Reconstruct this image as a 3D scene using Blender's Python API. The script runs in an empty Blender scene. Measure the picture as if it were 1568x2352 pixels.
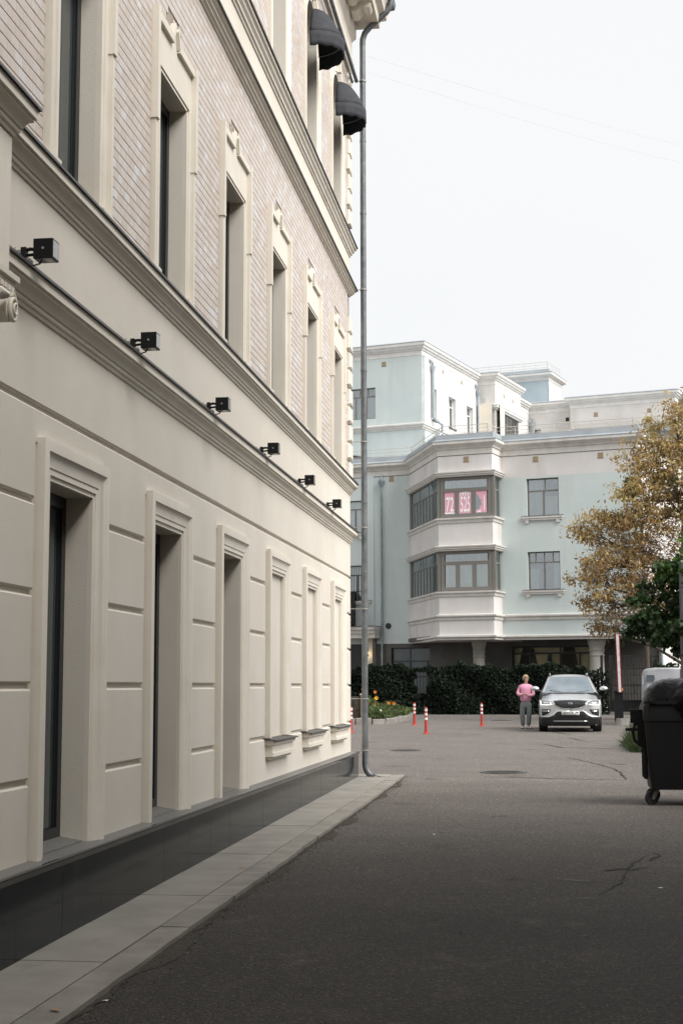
import bpy, math, random
import numpy as np
from mathutils import Vector, Matrix
random.seed(7); RNG = np.random.default_rng(11)
SC = bpy.context.scene
COL = SC.collection
rad = math.radians

# ------------------------------------------------------------------ camera
CH = 1.75
XR = (0.99103974, -0.01728555, -0.1324441)      # world X, Y, Z axes seen from the camera (x right, y down, z forward)
YR = (0.13355254, 0.11349113, 0.98452196)
ZR = (-0.00198678, -0.99338863, 0.11478275)
cam = bpy.data.cameras.new('camera'); cam_o = bpy.data.objects.new('camera', cam); COL.objects.link(cam_o)
cam.sensor_fit = 'VERTICAL'; cam.sensor_height = 36; cam.sensor_width = 24
cam.lens = 3450/2352*36; cam.clip_start = .1; cam.clip_end = 4000
m = Matrix(((XR[0], -XR[1], -XR[2], 0), (YR[0], -YR[1], -YR[2], 0), (ZR[0], -ZR[1], -ZR[2], CH), (0, 0, 0, 1)))
cam_o.matrix_world = m
SC.camera = cam_o

# ------------------------------------------------------------------ light
SUN_EL, SUN_AZ = 42, 120            # azimuth from +Y (down the street) towards +X
w = bpy.data.worlds.new('World'); SC.world = w; w.use_nodes = True
nt = w.node_tree; nt.nodes.clear()
N = nt.nodes.new
out = N('ShaderNodeOutputWorld'); bg = N('ShaderNodeBackground'); sky = N('ShaderNodeTexSky')
sky.sky_type = 'NISHITA'; sky.sun_disc = False; sky.sun_elevation = rad(SUN_EL); sky.sun_rotation = rad(SUN_AZ)
sky.air_density = 1.0; sky.dust_density = 5.0; sky.ozone_density = 1.0
hsv = N('ShaderNodeHueSaturation'); hsv.inputs['Saturation'].default_value = .25
mix = N('ShaderNodeMix'); mix.data_type = 'RGBA'; mix.inputs['Factor'].default_value = .86
tc = N('ShaderNodeTexCoord'); no = N('ShaderNodeTexNoise'); no.inputs['Scale'].default_value = 1.6; no.inputs['Detail'].default_value = 4
cr = N('ShaderNodeValToRGB')
cr.color_ramp.elements[0].position = .3; cr.color_ramp.elements[0].color = (5.5, 5.65, 5.78, 1)
cr.color_ramp.elements[1].position = .66; cr.color_ramp.elements[1].color = (5.85, 5.9, 5.96, 1)
L = nt.links.new
L(tc.outputs['Generated'], no.inputs['Vector']); L(no.outputs['Fac'], cr.inputs['Fac'])
L(sky.outputs[0], hsv.inputs['Color']); L(hsv.outputs[0], mix.inputs[6]); L(cr.outputs[0], mix.inputs[7])
L(mix.outputs[2], bg.inputs['Color']); bg.inputs['Strength'].default_value = .05
L(bg.outputs[0], out.inputs['Surface'])
sl = bpy.data.lights.new('sun', 'SUN'); sl.energy = 1.5; sl.angle = rad(45); sl.color = (1, .975, .945)
so = bpy.data.objects.new('sun', sl); COL.objects.link(so); so.location = (20, 0, 40)
sd = Vector((math.sin(rad(SUN_AZ))*math.cos(rad(SUN_EL)), math.cos(rad(SUN_AZ))*math.cos(rad(SUN_EL)), math.sin(rad(SUN_EL))))
so.rotation_euler = sd.to_track_quat('Z', 'Y').to_euler()
SC.view_settings.view_transform = 'Standard'; SC.view_settings.look = 'None'
SC.view_settings.exposure = 1.8; SC.view_settings.gamma = 1; SC.view_settings.use_curve_mapping = False

# ------------------------------------------------------------------ helpers
def tag(o, label=None, cat=None, group=None, kind=None):
    if label: o['label'] = label
    if cat: o['category'] = cat
    if group: o['group'] = group
    if kind: o['kind'] = kind
    return o
def empty(name, loc, label=None, cat=None, group=None, kind=None, rz=0):
    o = bpy.data.objects.new(name, None); COL.objects.link(o); o.location = loc; o.rotation_euler = (0, 0, rz)
    return tag(o, label, cat, group, kind)
def wloc(o):
    v = Vector((0, 0, 0))
    while o is not None:
        v += Vector(o.location); o = o.parent
    return v
class Fr:                                  # a vertical wall frame: s along it, n out of it, z up
    def __init__(s, o, d, n): s.o, s.d, s.n = o, d, n
    def __call__(s, a, b, z): return (s.o[0]+s.d[0]*a+s.n[0]*b, s.o[1]+s.d[1]*a+s.n[1]*b, z)
WORLD = Fr((0, 0), (1, 0), (0, 1))
class MB:
    def __init__(s, f=None): s.v = []; s.f = []; s.m = []; s.t = []; s.fr = f or WORLD; s.mi = 0; s.tone = .5
    def add(s, vs, fs):
        b = len(s.v); s.v += vs
        for f in fs: s.f.append(tuple(i+b for i in f)); s.m.append(s.mi); s.t.append(s.tone)
        return s
    def box(s, a0, a1, b0, b1, z0, z1):
        F = s.fr
        vs = [F(a, b, z) for z in (z0, z1) for a, b in ((a0, b0), (a1, b0), (a1, b1), (a0, b1))]
        return s.add(vs, [(0, 3, 2, 1), (4, 5, 6, 7), (0, 1, 5, 4), (1, 2, 6, 5), (2, 3, 7, 6), (3, 0, 4, 7)])
    def cbox(s, a0, a1, b0, b1, z0, z1, c=.012, sides='lrtb'):    # box with chamfered front (b1) edges
        F = s.fr; l = c if 'l' in sides else 0; r = c if 'r' in sides else 0; t = c if 't' in sides else 0; o = c if 'b' in sides else 0
        vs = [F(a0, b0, z0), F(a1, b0, z0), F(a1, b0, z1), F(a0, b0, z1), F(a0, b1-c, z0), F(a1, b1-c, z0), F(a1, b1-c, z1), F(a0, b1-c, z1),
              F(a0+l, b1, z0+o), F(a1-r, b1, z0+o), F(a1-r, b1, z1-t), F(a0+l, b1, z1-t)]
        return s.add(vs, [(0, 1, 5, 4), (1, 2, 6, 5), (2, 3, 7, 6), (3, 0, 4, 7), (4, 5, 9, 8), (5, 6, 10, 9), (6, 7, 11, 10), (7, 4, 8, 11), (8, 9, 10, 11), (3, 2, 1, 0)])
    def quad(s, *p): return s.add([tuple(q) for q in p], [tuple(range(len(p)))])
    def prism(s, poly, b0, b1):            # polygon in (a, z), extruded along n
        F = s.fr; n = len(poly)
        vs = [F(a, b0, z) for a, z in poly]+[F(a, b1, z) for a, z in poly]
        fs = [tuple(range(n))[::-1], tuple(range(n, 2*n))]+[(i, (i+1) % n, n+(i+1) % n, n+i) for i in range(n)]
        return s.add(vs, fs)
    def slab(s, poly, z0, z1):             # polygon in (a, b), extruded up
        F = s.fr; n = len(poly)
        g0 = z0 if callable(z0) else (lambda p: z0); g1 = z1 if callable(z1) else (lambda p: z1)
        P = [F(a, b, 0) for a, b in poly]
        vs = [(p[0], p[1], g0(p)) for p in P]+[(p[0], p[1], g1(p)) for p in P]
        fs = [tuple(range(n))[::-1], tuple(range(n, 2*n))]+[(i, (i+1) % n, n+(i+1) % n, n+i) for i in range(n)]
        return s.add(vs, fs)
    def tube(s, path, r, n=8, cap=True):
        P = [Vector(p) for p in path]; rr = r if isinstance(r, (list, tuple)) else [r]*len(P)
        base = len(s.v); vs = []; ref = None
        for i, p in enumerate(P):
            d = (P[min(i+1, len(P)-1)]-P[max(i-1, 0)]).normalized()
            if ref is None: ref = d.orthogonal().normalized()
            ref = (ref-d*ref.dot(d)).normalized(); q = d.cross(ref)
            for k in range(n):
                a = 2*math.pi*k/n; vs.append(tuple(p+ref*(rr[i]*math.cos(a))+q*(rr[i]*math.sin(a))))
        fs = [(i*n+k, i*n+(k+1) % n, (i+1)*n+(k+1) % n, (i+1)*n+k) for i in range(len(P)-1) for k in range(n)]
        if cap: fs += [tuple(range(n))[::-1], tuple((len(P)-1)*n+k for k in range(n))]
        return s.add(vs, fs)
    def lathe(s, c, prof, n=20):           # profile (r, z) about a vertical axis
        vs = [(c[0]+r*math.cos(2*math.pi*k/n), c[1]+r*math.sin(2*math.pi*k/n), c[2]+z) for r, z in prof for k in range(n)]
        fs = [(i*n+k, i*n+(k+1) % n, (i+1)*n+(k+1) % n, (i+1)*n+k) for i in range(len(prof)-1) for k in range(n)]
        fs += [tuple(range(n))[::-1], tuple((len(prof)-1)*n+k for k in range(n))]
        return s.add(vs, fs)
    def grid(s, rows, close=False):        # rows of equal length -> quads
        n = len(rows[0]); vs = [tuple(p) for r in rows for p in r]
        fs = [(i*n+k, i*n+(k+1) % n, (i+1)*n+(k+1) % n, (i+1)*n+k) for i in range(len(rows)-1) for k in range(n if close else n-1)]
        return s.add(vs, fs)
    def sweep(s, pts, norms, prof, mapf, close_ends=True):   # profile (d, h) carried along a mitred 2-D path
        rows = [[mapf(p[0]+q[0]*d, p[1]+q[1]*d, h) for d, h in prof] for p, q in zip(pts, norms)]
        n = len(prof); vs = [p for r in rows for p in r]
        fs = [(i*n+k, (i+1)*n+k, (i+1)*n+(k+1) % n, i*n+(k+1) % n) for i in range(len(rows)-1) for k in range(n)]
        if close_ends: fs += [tuple(range(n)), tuple((len(rows)-1)*n+k for k in range(n))[::-1]]
        return s.add(vs, fs)
    def build(s, name, mats, parent=None, smooth=False, loc=None, base=None):
        if not isinstance(mats, (list, tuple)): mats = [mats]
        if base is None: off = wloc(parent) if parent is not None else Vector(loc or (0, 0, 0))
        else: off = Vector(base)
        me = bpy.data.meshes.new(name)
        me.from_pydata([(x-off[0], y-off[1], z-off[2]) for x, y, z in s.v], [], s.f)
        for mm in mats: me.materials.append(mm)
        if len(mats) > 1: me.polygons.foreach_set('material_index', s.m)
        if len(set(s.t)) > 1 or s.t and s.t[0] != .5:
            at = me.attributes.new('tone', 'FLOAT', 'FACE'); at.data.foreach_set('value', s.t)
        import bmesh as _b
        bm = _b.new(); bm.from_mesh(me); _b.ops.recalc_face_normals(bm, faces=bm.faces); bm.to_mesh(me); bm.free()
        if smooth:
            me.polygons.foreach_set('use_smooth', [True]*len(me.polygons))
            try: me.set_sharp_from_angle(angle=rad(smooth if smooth > 1 else 40))
            except Exception: pass
        me.update()
        o = bpy.data.objects.new(name, me); COL.objects.link(o)
        if parent is not None:
            o.parent = parent
        elif loc: o.location = loc
        return o
def norms_of(pts, flip=1, closed=False):   # mitre vectors of a 2-D path, to the left of travel (times flip)
    n = len(pts); out = []
    def nn(a, b):
        d = (b[0]-a[0], b[1]-a[1]); l = math.hypot(*d); return (-d[1]/l*flip, d[0]/l*flip)
    for i in range(n):
        a = nn(pts[i-1], pts[i]) if (i > 0 or closed) else None
        b = nn(pts[i], pts[(i+1) % n]) if (i < n-1 or closed) else None
        a = a or b; b = b or a
        sx, sy = a[0]+b[0], a[1]+b[1]; l2 = sx*sx+sy*sy
        out.append((2*sx/l2, 2*sy/l2) if l2 > 1e-6 else a)
    return out
def leaf_mesh(name, C, size, mat, parent=None, loc=None, asp=.55, tone=None, up=.3, seed=1, droop=0., nrm=None):
    r = np.random.default_rng(seed); n = len(C)
    d = r.normal(size=(n, 3)); d[:, 2] -= droop; d /= np.linalg.norm(d, axis=1)[:, None]
    nn = r.normal(size=(n, 3)); nn[:, 2] += up
    if nrm is not None: nn = nn*.7+nrm
    nn -= d*(nn*d).sum(1)[:, None]; nn /= np.linalg.norm(nn, axis=1)[:, None]+1e-9
    sd_ = np.cross(d, nn); sz = size*r.uniform(.45, 1.55, n)[:, None]
    off = np.array(wloc(parent)) if parent is not None else np.array(loc or (0, 0, 0))
    C = C-off
    v = np.stack([C-d*sz*.5, C+sd_*sz*asp*.5+nn*sz*.06, C+d*sz*.5-nn*sz*.08, C-sd_*sz*asp*.5+nn*sz*.06], 1).reshape(-1, 3)
    me = bpy.data.meshes.new(name)
    me.vertices.add(4*n); me.vertices.foreach_set('co', v.ravel())
    me.loops.add(4*n); me.loops.foreach_set('vertex_index', np.arange(4*n, dtype=np.int32))
    me.polygons.add(n); me.polygons.foreach_set('loop_start', np.arange(0, 4*n, 4, dtype=np.int32))
    me.materials.append(mat)
    me.update(calc_edges=True)
    t = tone if tone is not None else r.uniform(0, 1, n)
    at = me.attributes.new('tone', 'FLOAT', 'FACE'); at.data.foreach_set('value', np.asarray(t, dtype=np.float32))
    o = bpy.data.objects.new(name, me); COL.objects.link(o)
    if parent is not None: o.parent = parent
    elif loc: o.location = loc
    return o
def copy_tree(o, loc=None, parent=None, label=None):
    c = o.copy(); COL.objects.link(c)
    if parent is not None: c.parent = parent
    if loc is not None: c.location = loc
    if label: c['label'] = label
    for ch in list(o.children): copy_tree(ch, None, c)
    return c
def text_obj(name, body, mat, size, parent, loc, rot, sx=1., ext=.002, bold=0.):
    cu = bpy.data.curves.new(name, 'FONT'); cu.body = body; cu.size = size; cu.extrude = ext; cu.align_x = 'CENTER'; cu.align_y = 'CENTER'; cu.offset = bold
    cu.materials.append(mat); o = bpy.data.objects.new(name, cu); COL.objects.link(o)
    bpy.context.view_layer.update(); me = bpy.data.meshes.new_from_object(o.evaluated_get(bpy.context.evaluated_depsgraph_get()))
    bpy.data.objects.remove(o); me.name = name; o = bpy.data.objects.new(name, me); COL.objects.link(o)
    o.parent = parent; o.location = loc; o.rotation_euler = rot; o.scale = (sx, 1, 1)
    return o

# ------------------------------------------------------------------ materials
def M(name, col, rough=.8, col2=None, scale=2., contrast=(.35, .65), bump=0., bscale=150., spec=.4, metal=0., tone=None, streak=None, speck=None, trans=0., emit=None, mscale=(1, 1, 1), grain=None):
    mt = bpy.data.materials.new(name); mt.use_nodes = True; t = mt.node_tree; b = t.nodes['Principled BSDF']
    b.inputs['Roughness'].default_value = rough; b.inputs['Specular IOR Level'].default_value = spec; b.inputs['Metallic'].default_value = metal
    c = (*col, 1); b.inputs['Base Color'].default_value = c; mt.diffuse_color = c
    geo = t.nodes.new('ShaderNodeNewGeometry'); mp = t.nodes.new('ShaderNodeMapping'); mp.inputs['Scale'].default_value = mscale
    t.links.new(geo.outputs['Position'], mp.inputs['Vector'])
    def noise(sc, det=6, ms=None):
        n = t.nodes.new('ShaderNodeTexNoise'); n.inputs['Scale'].default_value = sc; n.inputs['Detail'].default_value = det
        if ms:
            m2 = t.nodes.new('ShaderNodeMapping'); m2.inputs['Scale'].default_value = ms; t.links.new(geo.outputs['Position'], m2.inputs['Vector']); t.links.new(m2.outputs[0], n.inputs['Vector'])
        else: t.links.new(mp.outputs[0], n.inputs['Vector'])
        return n
    def ramp(src, a, b_, ca, cb):
        r = t.nodes.new('ShaderNodeValToRGB'); r.color_ramp.elements[0].position = a; r.color_ramp.elements[1].position = b_
        r.color_ramp.elements[0].color = ca; r.color_ramp.elements[1].color = cb; t.links.new(src, r.inputs['Fac']); return r.outputs['Color']
    def mixc(f, a, b_, mode='MIX', fac=None):
        x = t.nodes.new('ShaderNodeMix'); x.data_type = 'RGBA'; x.blend_type = mode
        if f is not None: t.links.new(f, x.inputs['Factor'])
        else: x.inputs['Factor'].default_value = fac
        for i, q in ((6, a), (7, b_)):
            if isinstance(q, tuple): x.inputs[i].default_value = q
            else: t.links.new(q, x.inputs[i])
        return x.outputs[2]
    cur = None
    if tone:
        at = t.nodes.new('ShaderNodeAttribute'); at.attribute_name = 'tone'
        r = t.nodes.new('ShaderNodeValToRGB'); el = r.color_ramp.elements
        el.remove(el[1]); el[0].position = tone[0][0]; el[0].color = (*tone[0][1], 1)
        for p, cc in tone[1:]: k = el.new(p); k.color = (*cc, 1)
        t.links.new(at.outputs['Fac'], r.inputs['Fac']); cur = r.outputs['Color']
    if col2:
        n = noise(scale); f = ramp(n.outputs['Fac'], contrast[0], contrast[1], (0, 0, 0, 1), (1, 1, 1, 1))
        cur = mixc(f, cur if cur is not None else c, (*col2, 1)) if not tone else mixc(f, cur, mixc(None, cur, (*col2, 1), 'MULTIPLY', 1.))
    if streak:
        col3, amt, ms = streak
        n = noise(1., 5, ms); f = ramp(n.outputs['Fac'], .52, .75, (0, 0, 0, 1), (amt, amt, amt, 1)); cur = mixc(f, cur if cur is not None else c, (*col3, 1))
    if speck:
        col3, sc, th, amt = speck
        n = noise(sc, 2); f = ramp(n.outputs['Fac'], th, th+.05, (0, 0, 0, 1), (amt, amt, amt, 1)); cur = mixc(f, cur if cur is not None else c, (*col3, 1))
    if grain:
        sc, amt = grain
        n = noise(sc, 3); f = ramp(n.outputs['Fac'], .3, .7, (1-amt, 1-amt, 1-amt, 1), (1+amt*0, 1, 1, 1)); cur = mixc(None, cur if cur is not None else c, f, 'MULTIPLY', 1.)
    if cur is not None: t.links.new(cur, b.inputs['Base Color'])
    if bump:
        n = noise(bscale, 4); bp = t.nodes.new('ShaderNodeBump'); bp.inputs['Strength'].default_value = bump; bp.inputs['Distance'].default_value = .01
        t.links.new(n.outputs['Fac'], bp.inputs['Height']); t.links.new(bp.outputs[0], b.inputs['Normal'])
    if emit: b.inputs['Emission Color'].default_value = (*emit[0], 1); b.inputs['Emission Strength'].default_value = emit[1]
    if trans:
        o = t.nodes['Material Output']; tr = t.nodes.new('ShaderNodeBsdfTranslucent'); mx = t.nodes.new('ShaderNodeMixShader'); mx.inputs[0].default_value = trans
        if cur is not None: t.links.new(cur, tr.inputs[0])
        else: tr.inputs[0].default_value = c
        t.links.new(b.outputs[0], mx.inputs[1]); t.links.new(tr.outputs[0], mx.inputs[2]); t.links.new(mx.outputs[0], o.inputs[0])
    return mt
def glass(name, tint, refl=.12, rough=.02, blend=.25):
    mt = bpy.data.materials.new(name); mt.use_nodes = True; t = mt.node_tree; t.nodes.clear()
    o = t.nodes.new('ShaderNodeOutputMaterial'); tr = t.nodes.new('ShaderNodeBsdfTransparent'); g = t.nodes.new('ShaderNodeBsdfGlossy'); mx = t.nodes.new('ShaderNodeMixShader')
    lw = t.nodes.new('ShaderNodeLayerWeight'); lw.inputs['Blend'].default_value = blend; ma = t.nodes.new('ShaderNodeMath'); ma.operation = 'ADD'; ma.inputs[1].default_value = refl; ma.use_clamp = True
    tr.inputs[0].default_value = (*tint, 1); g.inputs['Roughness'].default_value = rough; g.inputs[0].default_value = (.95, .97, 1, 1)
    L_ = t.links.new; L_(lw.outputs['Fresnel'], ma.inputs[0]); L_(ma.outputs[0], mx.inputs[0]); L_(tr.outputs[0], mx.inputs[1]); L_(g.outputs[0], mx.inputs[2]); L_(mx.outputs[0], o.inputs[0])
    mt.diffuse_color = (*tint, 1)
    return mt
CREAM = M('cream_plaster', (.72, .672, .59), .85, (.68, .628, .545), 1.3, bump=.3, bscale=110, grain=(200, .12), streak=((.60, .545, .46), .28, (1.6, 1.6, .16)))
TRIM = M('cream_trim', (.72, .675, .59), .75, (.68, .63, .545), 2.4, bump=.12, bscale=90, streak=((.52, .46, .38), .25, (3, 3, .5)))
GROUT = M('grout', (.34, .295, .25), .95)
TILE = M('facing_tile', (.5, .45, .41), .42, spec=.5, tone=[(0, (.55, .465, .40)), (.45, (.61, .53, .465)), (.8, (.61, .555, .52)), (1, (.66, .635, .63))], speck=((.78, .76, .74), 22, .70, .7), bump=.25, bscale=25, grain=(60, .12))
TIN = M('dark_tin', (.045, .045, .045), .45, spec=.6)
TINEDGE = M('tin_edge', (.42, .41, .40), .45, spec=.5, metal=.3)
GRANITE = M('polished_granite', (.012, .015, .0155), .11, (.022, .026, .026), 60, spec=.15, streak=((.07, .07, .07), .3, (3, 3, .6)))
GRANLIGHT = M('flamed_granite', (.15, .145, .135), .5, (.20, .195, .185), 40, spec=.5, grain=(160, .25))
FRAME = M('dark_frame', (.018, .02, .021), .4)
DARKGLASS = M('dark_glass', (.055, .072, .072), .08, (.035, .045, .045), .8, spec=.6, mscale=(1, 6, .3))
PAVE = M('paving_stone', (.31, .29, .255), .85, (.25, .232, .205), 2.4, bump=.3, bscale=80, grain=(150, .18), speck=((.2, .18, .16), 9, .66, .4))
KERB = M('kerb_stone', (.30, .28, .245), .85, (.22, .205, .178), 3., bump=.4, bscale=60, grain=(120, .22))
PIPE = M('galvanised_pipe', (.14, .15, .155), .45, (.085, .092, .097), 7, spec=.6, metal=.35, streak=((.27, .28, .28), .5, (14, 14, 1.2)))
STEEL = M('bracket_steel', (.35, .34, .32), .5, metal=.5)
BLACK = M('black_plastic', (.008, .008, .009), .55, spec=.22)
CLOTH = M('awning_cloth', (.030, .032, .037), .75, (.042, .044, .05), 9, bump=.3, bscale=60, spec=.3)
TEAL = M('pale_teal_render', (.56, .618, .605), .88, (.52, .582, .57), .7, bump=.35, bscale=25, streak=((.45, .48, .46), .4, (1.4, 1.4, .22)), grain=(45, .07))
WHITEW = M('off_white_render', (.66, .635, .615), .88, (.60, .575, .55), .8, bump=.35, bscale=25, streak=((.50, .465, .42), .5, (1.2, 1.2, .2)), grain=(45, .06))
MOULD = M('stone_moulding', (.65, .63, .595), .85, (.58, .555, .52), 2.5, bump=.4, bscale=20, streak=((.42, .39, .34), .45, (2, 2, .6)))
ROOFTIN = M('roof_tin', (.40, .43, .445), .5, (.33, .36, .38), 1.2, metal=.3)
UFRAME = M('brown_window_frame', (.17, .16, .142), .5)
WFRAME = M('white_window_frame', (.62, .62, .60), .5)
GLASS = glass('window_glass', (.80, .85, .84), .20)
SHOPGLASS = glass('shop_glass', (.95, .95, .9), .0, blend=.08)
GREENGLASS = glass('green_glass', (.80, .90, .87), .22)
PANETONE = M('reflected_teal', (.66, .74, .71), .8, (.54, .62, .60), 1.5, mscale=(3, 3, .5))  # teal sheet behind the bay's side panes, standing in for their reflection
CURTAIN = M('curtain', (.66, .65, .61), .9, (.52, .51, .49), 2.2, mscale=(5, 5, .4))
CURTAINB = M('cream_blind', (.66, .63, .50), .9, (.60, .57, .46), 1.5)
ROOM = M('room_inside', (.10, .10, .095), .9, (.22, .215, .2), .7)
PINK = M('pink_poster', (.70, .34, .43), .5, (.66, .40, .47), 1.4)
WPAINT = M('poster_white', (.86, .82, .82), .5)
RAIL = M('painted_rail', (.50, .46, .40), .5)
DARKRAIL = M('black_iron', (.012, .013, .013), .5)
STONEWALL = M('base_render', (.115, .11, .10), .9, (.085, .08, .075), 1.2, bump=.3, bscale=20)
COLUMN = M('column_render', (.40, .38, .34), .85, (.33, .31, .28), 1.5, bump=.2, bscale=20)
RED = M('bollard_red', (.42, .04, .028), .5, (.34, .03, .02), 8)
BWHITE = M('reflective_white', (.72, .70, .68), .5, (.5, .48, .46), 20)
BARK = M('bark', (.075, .062, .05), .95, (.045, .038, .03), 12, bump=.8, bscale=40, mscale=(3, 3, .6))
TWIG = M('twig', (.10, .075, .058), .9)
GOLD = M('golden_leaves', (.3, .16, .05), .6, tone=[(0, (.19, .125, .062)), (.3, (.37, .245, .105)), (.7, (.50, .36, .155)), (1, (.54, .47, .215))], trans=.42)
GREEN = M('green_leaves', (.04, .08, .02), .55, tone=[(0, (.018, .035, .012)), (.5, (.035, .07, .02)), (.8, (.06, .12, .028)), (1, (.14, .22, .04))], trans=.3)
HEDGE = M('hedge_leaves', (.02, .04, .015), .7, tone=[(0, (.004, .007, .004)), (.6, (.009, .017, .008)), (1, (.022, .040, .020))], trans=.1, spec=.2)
GRASS = M('bed_greens', (.06, .09, .02), .7, tone=[(0, (.03, .05, .012)), (.5, (.07, .11, .03)), (1, (.16, .18, .05))], trans=.25)
DRYGRASS = M('dry_grass', (.12, .14, .04), .7, tone=[(0, (.02, .035, .01)), (.6, (.03, .06, .015)), (1, (.085, .10, .035))], trans=.2)
SOIL = M('soil', (.045, .036, .028), .95, bump=.8, bscale=20)
CARPAINT = M('silver_paint', (.56, .57, .58), .28, metal=.55, spec=.6)
CARBLACK = M('car_black', (.012, .012, .013), .45)
CARGLASS = M('car_windscreen', (.12, .15, .17), .06, (.20, .23, .25), 1.6, spec=.8)
CHROME = M('chrome', (.75, .75, .75), .18, metal=1.)
LAMPGLASS = M('lamp_glass', (.28, .29, .28), .12, spec=.8)
HEADGLASS = M('headlight_glass', (.10, .105, .10), .35, (.22, .22, .21), 20, spec=.4)
DRL = M('running_light', (.9, .9, .8), .3, emit=((1., .97, .80), .22))
TYRE = M('tyre', (.015, .015, .015), .8)
PLATE = M('plate_white', (.60, .60, .58), .5)
PRINT = M('black_print', (.02, .02, .02), .6)
SKIN = M('skin', (.42, .26, .20), .6)
HAIR = M('blond_hair', (.36, .28, .17), .7, (.26, .19, .11), 60, bump=.6, bscale=90)
KNIT = M('pink_knit', (.66, .31, .42), .9, (.57, .25, .35), 25, bump=.5, bscale=120)
JEANS = M('grey_jeans', (.13, .14, .145), .9, (.19, .2, .2), 14, bump=.3, bscale=80)
SHOE = M('white_shoe', (.6, .58, .55), .6)
BAG = M('black_bag', (.005, .005, .006), .3, spec=.13, bump=.35, bscale=16, mscale=(1, 2, 3))
VAN = M('van_white', (.55, .56, .59), .4, (.45, .46, .49), 1.3)
CONC = M('concrete', (.28, .26, .235), .9, (.2, .185, .165), 4, bump=.5, bscale=40, grain=(60, .2))
CRACK = M('crack', (.022, .02, .018), .95)
IRON = M('cast_iron', (.06, .055, .05), .6, (.09, .085, .08), 30, metal=.3)
LEAFY = M('fallen_leaf', (.38, .22, .12), .8)
PAPER = M('litter_paper', (.7, .7, .7), .8)
FLOWO = M('orange_petals', (.62, .20, .03), .6); FLOWR = M('red_petals', (.75, .09, .03), .6); FLOWW = M('white_petals', (.75, .68, .62), .6); FLOWY = M('yellow_petals', (.70, .38, .03), .6); FLOWP = M('pink_petals', (.7, .25, .4), .6)
WOODP = M('weathered_wood', (.20, .165, .12), .85, (.13, .11, .08), 12, mscale=(4, 4, .5))
AMBER = M('amber_lamp', (.7, .25, .02), .3)
WARM = M('warm_bulb', (1, .8, .5), .3, emit=((1, .72, .38), 1.2))
BRICKW = M('white_block', (.72, .70, .64), .85, (.64, .62, .57), 2)

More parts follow.
